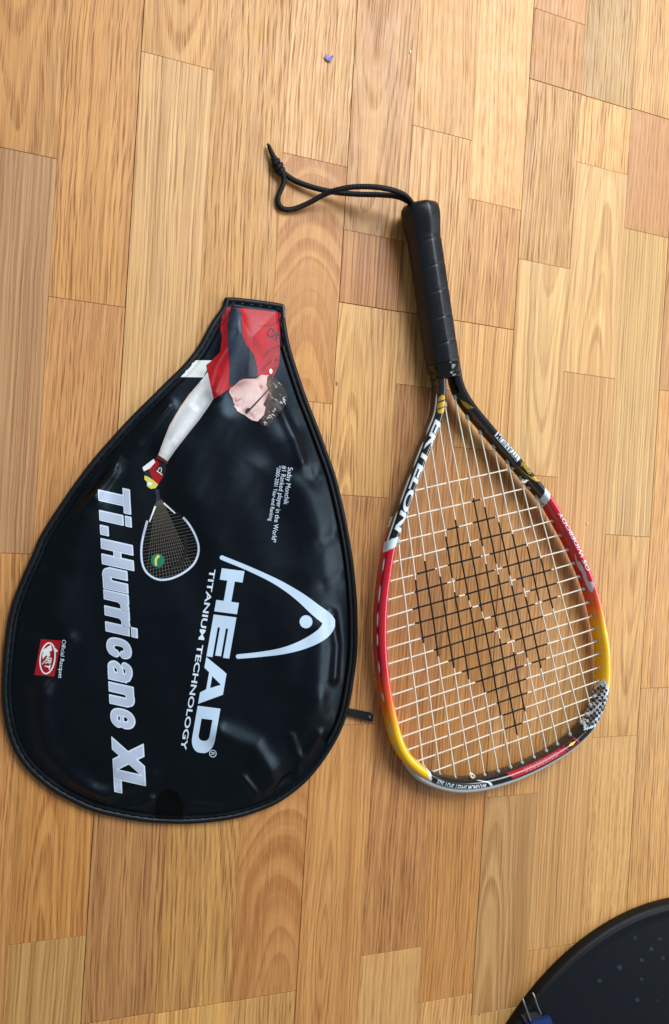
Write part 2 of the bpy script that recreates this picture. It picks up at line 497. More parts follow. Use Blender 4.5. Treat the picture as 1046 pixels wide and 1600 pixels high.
def frame_material():
    m = bpy.data.materials.new('frame_paint')
    nt = NT(m)
    at_ = nt.new('ShaderNodeVertexColor', layer_name='paint')
    nt.put(nt.bsdf.inputs['Base Color'], at_.outputs['Color'])
    tc = nt.new('ShaderNodeTexCoord').outputs['Object']
    nt.put(nt.bsdf.inputs['Roughness'], nt.m('ADD', 0.2, nt.m('MULTIPLY', nt.noise(tc, 120, 3), 0.12)))
    nt.bsdf.inputs['Coat Weight'].default_value = 0.5
    nt.bsdf.inputs['Coat Roughness'].default_value = 0.06
    return m
M_FRAME = frame_material()

def rz(py):            # the racket leans: butt end higher than the head
    return 0.0105 + (1225 - np.asarray(py, float)) / (1225 - 330) * 0.0085
butt = at(655, 322, float(rz(322)))
racket = empty('racket', (float(at(700, 800)[0]), float(at(700, 800)[1]), 0))
tag(racket, 'strung racket with black, red and yellow frame and black grip lying on the floor', 'racket')
FR = [(684, 560), (685.5, 595), (685.5, 616), (681.5, 649), (669.3, 681), (650.2, 730), (631.9, 779), (615.5, 827.5), (608.5, 850), (601, 895), (595.4, 940),
      (593.6, 985), (595.3, 1030), (601, 1077), (608.8, 1115.6), (618.8, 1154), (630, 1177), (643, 1192), (662, 1206.5), (685.5, 1217), (712.7, 1222.5),
      (741, 1221.5), (775, 1214.5), (808, 1203.5), (842, 1188), (876.5, 1168), (899, 1150.5), (919.5, 1128), (933.5, 1098.5), (940.3, 1069.5), (941.7, 1042),
      (940.5, 1012), (935.3, 981), (927.5, 943.8), (916, 906), (903, 875), (889.2, 845), (872.8, 815), (854.3, 783), (836, 760), (815, 735), (794.5, 710),
      (776, 689), (756, 665.5), (736.5, 642), (721, 619), (712.5, 598), (706, 560)]
FRp = np.array(FR, float)
FW = np.array([at(p[0], p[1], float(rz(p[1]))) for p in FRp])
NF = 1500
FC = smooth_path(catmull(FW, NF), 25)
FPX = smooth_path(catmull(np.hstack([FRp, FW[:, :2]]), NF), 25)[:, :2]     # photo coordinates along the same path, for the paint zones
FT = tangents(FC)
center = FC[200:-200].mean(0)
FN = np.cross(FT, np.tile([0., 0, 1], (NF, 1))); FN /= np.linalg.norm(FN, axis=1)[:, None]
sgn = np.sign(((FC - center) * FN).sum(1).mean())
FN *= sgn                                                                    # points away from the string bed
FB = np.cross(FN, FT); FB *= np.sign(FB[:, 2])[:, None]
TA, TB = 0.0050, 0.0098
MS = 28
def tube_pt(i, ph, off=0.0):
    """point on the frame tube: i along it (float), ph around it (0 outward, 90 deg up, 180 inward)"""
    i = np.clip(np.asarray(i, float), 0, NF - 1.001)
    k = i.astype(int); f = (i - k)[..., None]
    L = lambda A: A[k] * (1 - f) + A[k + 1] * f
    e = 0.82
    cc, ss = np.cos(ph), np.sin(ph)
    cx_ = np.sign(cc) * np.abs(cc) ** e; sy_ = np.sign(ss) * np.abs(ss) ** e
    return L(FC) + ((TA + off) * cx_)[..., None] * L(FN) + ((TB + off) * sy_)[..., None] * L(FB)
def i_of(px, py):
    return int(np.argmin(((FPX - np.array([px, py])) ** 2).sum(1)))
BLK, RED, YEL, WHT = srgb(10, 10, 12), srgb(198, 8, 34), srgb(252, 190, 0), srgb(216, 228, 233)
ORG = srgb(244, 92, 4)
zones = {k: i_of(*p) for k, p in dict(w0=(619, 818), w1=(614, 832), fade0=(594.2, 1004), fade1=(604, 1096), blk=(628, 1180), chk0=(898, 1153), chk1=(938, 1078),
                                      fade2=(938, 996), fade3=(918, 915), w2=(850, 778), w3=(841, 767)).items()}
ii, pp = np.meshgrid(np.arange(NF), np.arange(MS), indexing='ij')
FV = tube_pt(ii.astype(float), pp * 2 * math.pi / MS).reshape(-1, 3)
FFc = ring_faces(NF, MS)
frame = mesh_obj('frame', FV, FFc, M_FRAME, racket)
def lerp(a, b, t): return tuple(x + (y - x) * t for x, y in zip(a, b))
def fade(t):
    t = min(max(t, 0), 1)
    return lerp(RED, ORG, t * 2) if t < .5 else lerp(ORG, YEL, t * 2 - 1)
chk_rng = random.Random(3)
chk = {}
def paint(i, k):
    z = zones
    ang = k * 360.0 / MS
    sl = (ang - 90) / 90.0 * 9                      # slanted paint edges
    ie = i + sl
    if ie < z['w0']: return BLK
    if ie < z['w1']: return WHT
    if i < z['fade0']: return RED
    if i < z['fade1']: return fade((i - z['fade0']) / (z['fade1'] - z['fade0']))
    if ie < z['blk']: return YEL
    if ie < z['blk'] + 5: return WHT
    zig = abs(((ang - 70) % 120) - 60) / 60 * 16
    c0, c1 = z['chk0'] - 4 + zig, z['chk1'] + 4 - zig
    if i < c0: return BLK
    if i < c0 + 5: return WHT
    if i < c1 - 5:
        key = ((i + k) // 5, (2 * k - i // 3) // 4)
        if key not in chk:
            chk[key] = chk_rng.choice((0.12, 0.35, 0.6, 0.75)) if (key[0] + key[1]) % 2 else 0.006
        v = chk[key]
        return (v * .93, v * .97, v)
    if i < c1: return WHT
    if i < z['fade2']: return YEL
    if i < z['fade3']: return fade(1 - (i - z['fade2']) / (z['fade3'] - z['fade2']))
    if ie < z['w2']: return RED
    if ie < z['w3']: return WHT
    return BLK
me = frame.data
attr = me.color_attributes.new('paint', 'FLOAT_COLOR', 'CORNER')
cols = np.ones((len(me.loops), 4), np.float32)
for p in me.polygons:
    f = p.index
    c = paint(f // MS, f % MS) if f < (NF - 1) * MS else BLK
    cols[p.loop_start:p.loop_start + p.loop_total, :3] = c
attr.data.foreach_set('color', cols.ravel())

# lettering on the frame: u = position along the frame, v = degrees around it
def on_frame(off=0.00018):
    return lambda u, v: tube_pt(u, np.radians(v), off)
def bm_map_tube(o): return o
def ftext(body, a, b, v0, v1, mat, offset=0.0, shear=0.0, name='lettering', spacing=1.0, off=0.00018):
    """text from frame index a to b, baseline at v0 degrees, cap line at v1 degrees"""
    return text_on(body, (a, v0), (b, v0), (0, v1 - v0), on_frame(off), name, mat, frame, offset, shear, spacing, maxlen=9.0)
a, b = i_of(682.5, 651), i_of(622, 812)
ftext('EKTELON', a, b, 60, 134, M_WHITE, offset=0.032, shear=0.12, spacing=0.95)
g0, g1 = i_of(686, 613), i_of(685, 650)
def leaf(u0, u1, v0, v1, n=12, pw=1.0):
    t = np.linspace(0, 1, n)
    up = [(u0 + (u1 - u0) * k, v0 + (v1 - v0) * math.sin(math.pi * k) ** pw) for k in t]
    return up
ge = [[(g0 + 2, 66), (g0 + 8, 40), (g0 + 18, 30), (g0 + 14, 70), (g0 + 10, 96), (g0 + 5, 92)],
      [(g0 + 13, 102), (g0 + 17, 75), (g0 + 21, 32), (g0 + 34, 34), (g0 + 30, 70), (g0 + 24, 104), (g0 + 18, 118)],
      [(g0 + 26, 108), (g0 + 32, 74), (g0 + 37, 36), (g0 + 44, 52), (g0 + 42, 86), (g0 + 36, 112)]]
ge = [[(g0 + (u_ - g0) * 0.62, v_ + 12) for u_, v_ in pl] for pl in ge]
tag(poly_on(ge, on_frame(), 'emblem', M_GOLD, frame, 9.0), 'gold leaf emblem above the white lettering')
e0 = i_of(720, 624)
poly_on([[(e0, 128), (e0 - 12, 100), (e0 - 9, 150), (e0 - 2, 165), (e0 + 6, 160)]], on_frame(), 'emblem', M_GOLD, frame, 9.0)
a, b = i_of(801, 716), i_of(766, 676)
t0, t1 = i_of(800, 715), i_of(764, 674)
poly_on([[(t0, 118), (t1, 118), (t1, 62), (t0, 62)]], on_frame(0.00012), 'label_patch', M_WHITE, frame, 9.0)
ftext('TITANIUM', t0 + 2, t1 - 2, 66, 112, M_BLACKP, offset=0.012, off=0.00026)
a, b = i_of(818, 738), i_of(803, 720)
ftext('smash', a, b, 68, 118, M_GOLD, offset=0.02, shear=0.2)
s0, s1 = i_of(827, 750), i_of(800, 716)
poly_on(stroke([(s0, 62), (s0 + 6, 100), (s0 + 22, 128), (s1 - 6, 134)], 12, 3, 20), on_frame(), 'swoosh', M_GOLD, frame, 9.0)
a, b = i_of(914, 896), i_of(864, 800)
ftext('OS WIDEBODY', a, b, 72, 106, M_WHITE, offset=0.008, shear=0.25)
a, b = i_of(920, 915), i_of(899, 866)
poly_on(stroke([(a - 2, 92), (a - 5, 128), (a + 5, 146), ((a + b) / 2, 134), ((a + b) / 2 + 6, 160), (b, 142)], 10, 4, 40, lambda u: 9 + 20 * math.sin(math.pi * u) ** 2 - 5 * u), on_frame(), 'swoosh', M_SILV, frame, 9.0)
a, b = i_of(718, 1228), i_of(640, 1193)
ftext('MAXIMUM SWEET SPOT SIZE', a, b, 98, 58, M_WHITE, offset=0.006)
q = i_of(728, 1226)
poly_on(stroke([(q - 20, 140), (q - 4, 100), (q, 60), (q - 3, 30)], 4, 4, 20), on_frame(), 'stripe', M_WHITE, frame, 9.0)
a, b = i_of(764, 1221), i_of(868, 1177)
poly_on([[(a, 84), (a - 6, 146), (b - 14, 146), (b - 10, 84)]], on_frame(0.00012), 'sticker', M_REDP, frame, 9.0)
dash = []
for row, vv in enumerate((95, 111, 127)):
    u = a + 22
    rr = random.Random(row + 5)
    while u < b - 26:
        l = rr.uniform(2, 6)
        dash.append([(u, vv), (u + l, vv), (u + l, vv + 5), (u, vv + 5)])
        u += l + 1.8
tag(poly_on(dash, on_frame(0.00026), 'fine_print', simple('fine_print', srgb(206, 150, 156), 0.5), frame, 9.0), kind='stuff')
poly_on([[(b - 8, 84), (b - 12, 146), (b + 14, 146), (b + 16, 84)]], on_frame(0.00010), 'sticker', M_REDP, frame, 9.0)
poly_on([[(b - 5, 89), (b - 9, 141), (b + 11, 141), (b + 13, 89)]], on_frame(0.00018), 'sticker', M_BLACKP, frame, 9.0)
poly_on([[(b - 3, 114), (b + 4, 97), (b + 11, 114), (b + 3, 133)]], on_frame(0.00028), 'emblem', M_GOLD, frame, 9.0)
a, b = i_of(908, 1150), i_of(941, 1088)
ftext('TITANIUM', a, b, 34, 56, M_WHITE, offset=0.012)

# bumper guard round the tip, string channel on the outer flank
k0, k1 = i_of(613, 1136), i_of(941, 1062)
ks = np.arange(k0, k1, 3)
u = (ks - k0) / (k1 - k0)
ta = np.clip(np.minimum(u, 1 - u) / 0.10, 0, 1) ** 0.6
mB = 14
ph = np.arange(mB) * 2 * math.pi / mB
cB = FC[ks] + FN[ks] * (0.0020 + 0.0032 * ta * np.clip(1.35 - u, .45, 1))[:, None] - FB[ks] * 0.0010
BV = cB[:, None] + (0.0034 * ta + 0.0005)[:, None, None] * np.cos(ph)[None, :, None] * FN[ks][:, None] + (0.0072 * ta + 0.001)[:, None, None] * np.sin(ph)[None, :, None] * FB[ks][:, None]
mesh_obj('bumper_guard', BV.reshape(-1, 3), ring_faces(len(ks), mB), M_BUMP, racket)
def channel(p0, p1, r=0.0011):
    i0, i1 = sorted((i_of(*p0), i_of(*p1)))
    n = max(8, (i1 - i0) // 4)
    idx = np.linspace(i0, i1, n)
    C = tube_pt(idx, np.full(n, math.radians(28)), -0.0003)
    V, Fc = tube(C, r * np.clip(np.minimum(np.arange(n), np.arange(n)[::-1]) / 2.5 + .3, 0, 1), 8)
    mesh_obj('string_channel', V, Fc, M_GROM, racket)
channel((685, 612), (671, 676)); channel((667, 684), (652, 724)); channel((649, 730), (632, 776)); channel((629, 784), (613, 836))
for p in (((609, 848), (605, 868)), ((602, 885), (598, 912)), ((597, 922), (595, 945)), ((594, 952), (593.5, 972)), ((593.6, 992), (594, 1010)),
          ((596, 1036), (598, 1052)), ((602, 1082), (606, 1100)), ((608, 1112), (611, 1126))):
    channel(*p, r=0.0010)

# strings
MB = [661.8, 687.6, 711.9, 735.4, 757.5, 778.5, 797.6, 815.9, 834.5, 853.7, 870.8, 890.6, 908, 922.5]
MBy = [1196.9, 1211, 1216, 1214, 1211, 1204.7, 1198, 1191.5, 1183, 1173, 1162.5, 1147, 1127.7, 1101]
MT = [(623, 847), (636.3, 801.5), (648.8, 767), (661.5, 730), (673.7, 697.5), (686.7, 668), (695.6, 634), (712, 622), (730.8, 653), (751, 676.6), (772, 699), (793.8, 722.5), (814.4, 748), (839.4, 778)]
MAINS = [(MT[i], (MB[i], MBy[i])) for i in range(14)]
CLf = [(647.7, 766.6), (633, 808.8), (622, 847), (614, 878.5), (609.7, 908), (606, 937), (604.5, 964), (603.7, 988), (604.8, 1013.5), (606, 1038), (609, 1062.4), (612.4, 1086), (616.8, 1108), (622, 1130), (628.9, 1151.5), (637.9, 1171.6), (653, 1189), (674.8, 1206)]
CRt = [(800.7, 731.6), (826.5, 761.8), (847, 789.8), (863, 813.8), (875.5, 836), (886.7, 858.8), (896, 880), (904, 901), (911.5, 920.5), (918, 941.5), (924, 962.8), (927.5, 982.7), (931, 1002.8), (933.8, 1022.5), (935.6, 1043), (933.8, 1064.7), (928, 1088.5), (916, 1116)]
CROSS = list(zip(CLf, CRt))
STENCIL = [
    [(652, 880), (665, 875), (678, 888), (693, 905), (715, 930), (737, 950), (757, 968), (772, 987), (790, 1004), (806, 1020), (817, 1040), (822, 1064), (824, 1085), (820, 1108), (815, 1130), (810, 1146), (800, 1146), (788, 1142), (784, 1120), (776, 1102), (761, 1086), (742, 1068), (722, 1052), (701, 1036), (677, 1018), (660, 1002), (647, 977), (644, 953), (646, 925), (650, 900)],
    [(697, 830), (699, 820), (714, 810), (716, 822), (732, 847), (752, 872), (772, 890), (795, 910), (817, 927), (837, 945), (849, 965), (854, 987), (855, 1007), (852, 1033), (845, 1043), (830, 1038), (820, 1020), (803, 1002), (784, 985), (769, 968), (749, 948), (726, 931), (710, 908), (699, 885), (696, 855)],
    [(735, 785), (740, 775), (748, 778), (762, 797), (772, 807), (785, 820), (797, 831), (821, 850), (844, 870), (861, 890), (869, 912), (870, 935), (868, 950), (848, 943), (828, 924), (806, 907), (784, 887), (765, 868), (748, 844), (738, 818)]]
def inside(poly, x, y):
    c = False
    j = len(poly) - 1
    for i in range(len(poly)):
        xi, yi = poly[i]; xj, yj = poly[j]
        if (yi > y) != (yj > y) and x < (xj - xi) * (y - yi) / (yj - yi) + xi: c = not c
        j = i
    return c
def inter(A, B):
    (x1, y1), (x2, y2) = A; (x3, y3), (x4, y4) = B
    d = (x2 - x1) * (y4 - y3) - (y2 - y1) * (x4 - x3)
    t = ((x3 - x1) * (y4 - y3) - (y3 - y1) * (x4 - x3)) / d
    u_ = ((x3 - x1) * (y2 - y1) - (y3 - y1) * (x2 - x1)) / d
    return t, u_
def string(seg, others, par, phase, ext0=0.02, ext1=0.02):
    p0, p1 = np.array(seg[0]), np.array(seg[1])
    L = np.linalg.norm(p1 - p0)
    ks, zs = [], []
    for j, o in enumerate(others):
        t, u_ = inter(seg, o)
        if -0.02 < t < 1.02 and -0.02 < u_ < 1.02:
            ks.append(t); zs.append(1.0 if (j + phase) % 2 else -1.0)
    n = 170
    t = np.linspace(-5 / L, 1 + 5 / L, n)
    zo = np.zeros(n)
    if ks:
        o_ = np.argsort(ks); ks = np.array(ks)[o_]; zs = np.array(zs)[o_]
        zo = np.interp(t, np.concatenate([[-.05], ks, [1.05]]), np.concatenate([[0], zs, [0]]))
        zo = np.sin(zo * math.pi / 2) * 0.00062
    side = np.sin(t * L / 23.0 + par) * 0.35
    nn = np.array([-(p1 - p0)[1], (p1 - p0)[0]]) / L
    P = p0 + t[:, None] * (p1 - p0) + nn * side[:, None]
    C = at(P[:, 0], P[:, 1], rz(P[:, 1]) + zo + 0.0006)
    black = [any(inside(pl, P[i][0], P[i][1]) for pl in STENCIL) for i in range(n)]
    V, Fc = tube(C, np.where(black, 0.00084, 0.00070), 6)
    o = mesh_obj('string', V, Fc, [M_STR, M_STRB], racket)
    for f in o.data.polygons:
        if f.index < (n - 1) * 6 and black[f.index // 6]: f.material_index = 1
for i, s in enumerate(MAINS): string(s, CROSS, i, i)
for i, s in enumerate(CROSS): string(s, MAINS, i + 40, i + 1)

# grommets: one small collar where each string enters the frame on the inner flank
gv, gf = lathe((0, 0, 0), (1, 0, 0), [(-0.003, 0.0017), (0.0006, 0.0018), (0.0011, 0.0014), (0.0012, 0.0006)], 10)
gme = None
def grommet(p, q):
    global gme
    P = at(p[0], p[1], float(rz(p[1]) + 0.0006)); Q = at(q[0], q[1], float(rz(q[1]) + 0.0006))
    if gme is None:
        o = mesh_obj('grommet', gv, gf, M_GROM, None); gme = o.data
    else:
        o = link(bpy.data.objects.new('grommet', gme))
    o.parent = racket
    d = Vector(Q - P).normalized()
    mw = Matrix.Translation(Vector(P) - racket.location) @ d.to_track_quat('X', 'Z').to_matrix().to_4x4()
    o.matrix_local = mw
for s in MAINS:
    grommet(s[0], s[1]); grommet(s[1], s[0])
for s in CROSS:
    grommet(s[1], s[0]); grommet(s[0], s[1])
# the tie-off knots
def knot_blob(p, name='string_knot'):
    P = at(p[0], p[1], float(rz(p[1]) + 0.001))
    C = [P + np.array([math.cos(a_) * .0016, math.sin(a_) * .0016, .0004 * a_ - .001]) for a_ in np.linspace(0, 4.4 * math.pi, 40)]
    V, Fc = tube(np.array(C), 0.0008, 6, up=(0.3, 0.2, 1))
    mesh_obj(name, V, Fc, M_STR, racket)
knot_blob((736, 1211)); knot_blob((816, 752))
V, Fc = tube(at([812, 819, 826], [754, 753, 750], [.0205, .021, .021]), 0.0008, 6); mesh_obj('string_tail', V, Fc, M_STR, racket)

# grip, collar, butt
ax0 = at(654.5, 320, float(rz(320))); ax1 = at(695.5, 592, float(rz(592)))
AL = np.linalg.norm(ax1 - ax0)
prof = [(0.0006, 0.0), (-0.0002, 0.008), (0.0, 0.0126), (0.0012, 0.0152), (0.0035, 0.0170), (0.007, 0.0178), (0.011, 0.0179), (0.015, 0.0175), (0.019, 0.0169), (0.023, 0.0162), (0.028, 0.0156)]
s = 0.030
wraps = [0.0365, 0.0590, 0.0815, 0.1040, 0.1265, 0.1465]
while s < AL - 0.014:
    prof.append((s, 0.0153)); s += 0.0008
prof += [(AL - 0.0138, 0.0152), (AL - 0.0134, 0.0144)]
def wrap_mod(s, ph):
    if s < 0.03: return 1.0
    ss = s + 0.0022 * np.cos(ph)
    r = np.zeros_like(ph)
    step = 0.0225
    u = ((ss - 0.034) / step) % 1.0
    groove = np.exp(-((np.minimum(u, 1 - u)) * step / 0.0007) ** 2)
    return 1.0 + 0.010 * (1 - u) - 0.022 * groove
V, Fc = lathe(ax0, ax1, prof, 64, 0.6, wrap_mod)
grip = mesh_obj('grip', V, Fc, M_GRIP, racket)
prof = [(AL - 0.0150, 0.0142), (AL - 0.0125, 0.0147), (AL - 0.0060, 0.0145), (AL - 0.0054, 0.0133), (AL - 0.0046, 0.0133), (AL - 0.0040, 0.0139), (AL - 0.0005, 0.0137), (AL, 0.0130), (AL, 0.0)]
V, Fc = lathe(ax0, ax1, prof, 64, 0.6)
mesh_obj('grip_collar', V, Fc, M_COLLAR, racket)

# wrist cord
M_CORD = simple('cord_black', srgb(8, 8, 9), 0.6, spec=0.3, grain=0.3, gscale=2500)
def braid(i, ph):
    return 1.0 + 0.10 * np.sin(ph * 3 + i * 0.55) * np.sin(ph * 3 - i * 0.55)
def cord_path(pts, n):
    P = np.array(pts, float)
    C = at(P[:, 0], P[:, 1], P[:, 2])
    return smooth_path(catmull(C, n), 6)
CR = 0.0022
s1 = cord_path([(652, 330, .019), (645, 319, .0215), (634, 306, .025), (615, 297.5, .027), (588, 292.5, .027), (555, 292, .023), (528, 296.5, .0185), (507, 304, .0125), (485, 316, .0072), (463, 325.5, .0035), (447, 327.5, .0026), (436.5, 321, .0026), (435, 308, .003), (440.5, 294, .004), (444, 281, .005), (441, 269, .006)], 420)
s2 = cord_path([(654, 332, .0185), (647, 322, .020), (636, 313.5, .0215), (620, 307, .021), (595, 304.5, .0175), (560, 303.5, .0125), (525, 300.5, .008), (495, 294.5, .006), (468, 285.5, .0045), (452, 277, .004), (440, 267, .0048)], 320)
V, Fc = tube(s1, CR, 12, mod=braid)
cord = mesh_obj('wrist_cord', V, Fc, M_CORD, racket)
V, Fc = tube(s2, CR, 12, mod=braid); mesh_obj('cord_strand', V, Fc, M_CORD, cord)
ka, kb = at(441, 272, .005), at(427.5, 246, .005)
kt = _n(kb - ka); ku = _n(np.cross((0, 0, 1), kt)); kv = np.cross(kt, ku)
tt = np.linspace(0, 1, 150)
KC = np.array([ka + (kb - ka) * (0.08 + 0.84 * t_) + (ku * math.cos(t_ * 6.2 * math.pi) + kv * math.sin(t_ * 6.2 * math.pi) * .8) * 0.0031 * math.sin(math.pi * min(1, t_ * .9 + .1)) ** .5 for t_ in tt])
V, Fc = tube(KC, CR * 0.95, 10, up=kt, mod=braid); mesh_obj('knot', V, Fc, M_CORD, cord)
V, Fc = tube(resample(np.array([ka, kb]), 20), 0.0030, 10); mesh_obj('knot', V, Fc, M_CORD, cord)
tl = cord_path([(431, 253, .005), (427, 244, .0048), (423, 235, .0042), (420.5, 228, .0036)], 60)
V, Fc = tube(tl, np.linspace(0.0026, 0.0016, 60), 10, mod=braid); mesh_obj('cord_tail', V, Fc, M_CORD, cord)
for k in range(7):
    a_ = at(421 + random.uniform(-2.5, 2.5), 230, .0036); b_ = at(419 + random.uniform(-3, 3), 224.5 + random.uniform(-2, 3), .002 + random.uniform(0, .004))
    V, Fc = tube(resample(np.array([a_, b_]), 4), np.array([.0006, .0005, .0004, .0001]), 5); mesh_obj('frayed_end', V, Fc, M_CORD, cord)

# ------------------------------------------------------------------ racket cover
def vinyl():
    m = bpy.data.materials.new('black_vinyl')
    nt = NT(m)
    b = nt.bsdf
    b.inputs['Base Color'].default_value = (*srgb(3, 4, 7), 1)
    b.inputs['Specular IOR Level'].default_value = 0.27
    b.inputs['Specular Tint'].default_value = (0.62, 0.82, 1.0, 1)
    tc = nt.new('ShaderNodeTexCoord').outputs['Object']
    n4 = nt.noise(tc, 75, 4); n1 = nt.noise(tc, 40, 4); n2 = nt.noise(tc, 1400, 2); n3 = nt.noise(tc, 28, 3)
    nt.put(b.inputs['Roughness'], nt.m('ADD', 0.25, nt.m('MULTIPLY', n1, 0.2)))
    nt.bump(nt.m('ADD', nt.m('MULTIPLY', n2, 0.06), nt.m('ADD', n3, nt.m('MULTIPLY', n4, 0.35))), 0.4, 0.0012)
    return m
M_VINYL = vinyl()
M_BIND = simple('binding_vinyl', srgb(9, 11, 15), 0.45, spec=0.3, grain=0.25, gscale=900)
OUT = [(353, 464), (397, 467.5), (440, 474), (446, 478), (446.7, 498), (454, 540), (466.5, 581), (480, 621), (493, 654), (509.7, 699), (524.6, 741), (537, 790), (549.5, 855), (556.3, 910), (559.6, 965), (559, 1020), (553.6, 1064), (545, 1110.5), (533, 1143.5), (516.5, 1173.7), (498, 1200), (472.5, 1228), (435, 1255), (397.5, 1271), (360, 1281), (322.5, 1286), (285, 1288), (255, 1287.3), (225, 1285), (182.8, 1278), (140.6, 1267), (98.5, 1247), (70.3, 1228.8), (42.2, 1203.4), (22.5, 1175), (10, 1142), (3, 1100), (2.5, 1058), (7.5, 1000), (15, 955), (30, 912), (50, 867), (62, 838.6), (82, 806), (112, 761.6), (144, 719), (174, 684.5), (206, 649.7), (238.6, 617.4), (262, 594), (288, 568.5), (310, 540), (330, 504), (344, 484), (351, 472)]
OP = np.array(OUT, float)
OWz = at(OP[:, 0], OP[:, 1], 0.004)
def closed_spline(P, n, corner=()):
    C = catmull(np.vstack([P[-3:], P, P[:3]]), n * 3)
    d0 = np.argmin(((C - P[0]) ** 2).sum(1)[: n * 2]); 
    k = np.argmin(((C[n:] - P[0]) ** 2).sum(1)) + n
    return resample(C[d0:k], n, closed=True)
NB = 900
OC = smooth_path(closed_spline(OWz, NB), 4, True)
OC[:, 2] = 0.004
def dist_seg(X, Y, A, B):
    ax_, ay_, bx_, by_ = A[0], A[1], B[0], B[1]
    dx, dy = bx_ - ax_, by_ - ay_
    t = np.clip(((X - ax_) * dx + (Y - ay_) * dy) / (dx * dx + dy * dy + 1e-12), 0, 1)
    return np.hypot(X - ax_ - t * dx, Y - ay_ - t * dy)
OCs = OC[::4]
def edge_dist(X, Y):
    d = np.full(X.shape, 9.0)
    for i in range(len(OCs)):
        d = np.minimum(d, dist_seg(X, Y, OCs[i], OCs[(i + 1) % len(OCs)]))
    return d
RIDGES = [  # folds in the vinyl: photo points, half width (m), height (m)
    ([(262, 632), (235, 668), (214, 690), (186, 707), (172, 742), (150, 775)], .0055, .0030),
    ([(205, 655), (190, 690)], .006, -.0020), ([(150, 735), (165, 720)], .008, -.0018),
    ([(140, 790), (115, 850), (98, 905), (80, 960)], .012, .0030),
    ([(60, 1075), (62, 1120), (72, 1170), (110, 1218), (160, 1250)], .009, .0036),
    ([(200, 1266), (222, 1262), (236, 1250)], .004, .0022),
    ([(350, 655), (318, 705), (292, 770)], .014, .0026),
    ([(402, 735), (360, 790), (330, 835)], .013, .0018),
    ([(455, 690), (478, 760), (500, 835), (515, 900)], .013, .0026),
    ([(475, 900), (450, 1000), (440, 1060)], .016, .0016),
    ([(345, 1145), (395, 1165), (420, 1205), (428, 1232)], .009, .0034),
    ([(500, 985), (498, 1060), (480, 1130)], .013, .0026),
    ([(480, 1185), (500, 1150)], .006, .0022), ([(430, 1238), (460, 1215)], .004, -.0020),
    ([(463, 738), (490, 750), (498, 742)], .007, -.0010), ([(500, 850), (524, 838)], .007, -.0010), ([(508, 912), (534, 900)], .007, -.0010), ([(530, 1150), (505, 1120), (500, 1090)], .008, .0012),
    ([(367, 478), (372, 520), (352, 575), (336, 612)], .007, .0034),
    ([(70, 880), (100, 895)], .007, -.0012), ([(40, 980), (74, 990)], .007, -.0012), ([(300, 1262), (340, 1268)], .005, .0016), ([(86, 1228), (104, 1198)], .006, -.0012), ([(138, 1255), (150, 1222)], .006, -.0012),
]
RIDGES += [([(300, 640), (268, 690), (250, 700)], .004, .0014), ([(440, 640), (462, 690), (470, 720)], .005, .0016), ([(110, 1000), (85, 1040), (70, 1080)], .006, .0016), ([(240, 1215), (190, 1235), (150, 1238)], .006, .0014),
           ([(380, 1215), (400, 1240), (405, 1258)], .0035, .0016), ([(455, 1150), (470, 1190), (468, 1215)], .004, .0016), ([(520, 960), (528, 1010), (524, 1060)], .005, .0018), ([(180, 735), (150, 770), (128, 800)], .004, .0016)]
RW = [([at(p[0], p[1], .012)[:2] for p in pts], w, h) for pts, w, h in RIDGES]
def sstep(x, a, b):
    t = np.clip((x - a) / (b - a), 0, 1)
    return t * t * (3 - 2 * t)
def cover_h(X, Y):
    d = edge_dist(X, Y)
    h = 0.0046 + 0.0085 * sstep(d, 0.002, 0.050) + 0.0018 * sstep(d, 0.04, 0.13)
    h -= 0.0011 * np.exp(-((d - 0.0072) / 0.0011) ** 2)
    w = sstep(d, 0.006, 0.022)
    h += w * (0.0007 * np.sin(X * 61 + Y * 37 + 1.0) + 0.0004 * np.sin(X * 85 - Y * 71 + 2.0) + 0.0003 * np.sin(X * 150 + Y * 60))
    g = np.zeros_like(h)
    for pts, wd, ht in RW:
        dd = np.full(X.shape, 9.0)
        for i in range(len(pts) - 1):
            dd = np.minimum(dd, dist_seg(X, Y, pts[i], pts[i + 1]))
        g += 1.45 * ht * np.exp(-(dd / wd) ** 2)
    return h + g * sstep(d, 0.005, 0.018)
def on_cover(px, py, off=0.0003):
    z = np.full(np.shape(px), 0.012)
    for _ in range(4):
        P = at(px, py, z)
        z = cover_h(P[..., 0], P[..., 1]) + off
    return at(px, py, z)
cover = empty('racket_cover', (float(at(270, 950)[0]), float(at(270, 950)[1]), 0))
tag(cover, 'black vinyl teardrop racket cover with white lettering and a printed player, lying flat', 'racket cover')
cc = at(290, 950, 0.004)
NR = 150
rad = np.linspace(0.004, 0.985, NR) ** 0.85
rad = rad / rad[-1] * 0.985
gridP = cc[None, None, :2] + rad[:, None, None] * (OC[None, :, :2] - cc[None, None, :2])
Hh = cover_h(gridP[..., 0].ravel(), gridP[..., 1].ravel()).reshape(NR, NB)
top = np.concatenate([gridP, Hh[..., None]], 2).reshape(-1, 3)
und = np.concatenate([cc[None, :2] + 0.975 * (OC[:, :2] - cc[None, :2]), np.full((NB, 1), 0.0012)], 1)
bodyV = np.vstack([top, und])
bodyF = []
for i in range(NR - 1):
    for k in range(NB):
        k2 = (k + 1) % NB
        bodyF.append((i * NB + k, (i + 1) * NB + k, (i + 1) * NB + k2, i * NB + k2))
o_ = (NR - 1) * NB; u0 = NR * NB
bodyF += [(o_ + k, u0 + k, u0 + (k + 1) % NB, o_ + (k + 1) % NB) for k in range(NB)]
bodyF += [tuple(range(NB)), tuple(range(u0, u0 + NB))[::-1]]
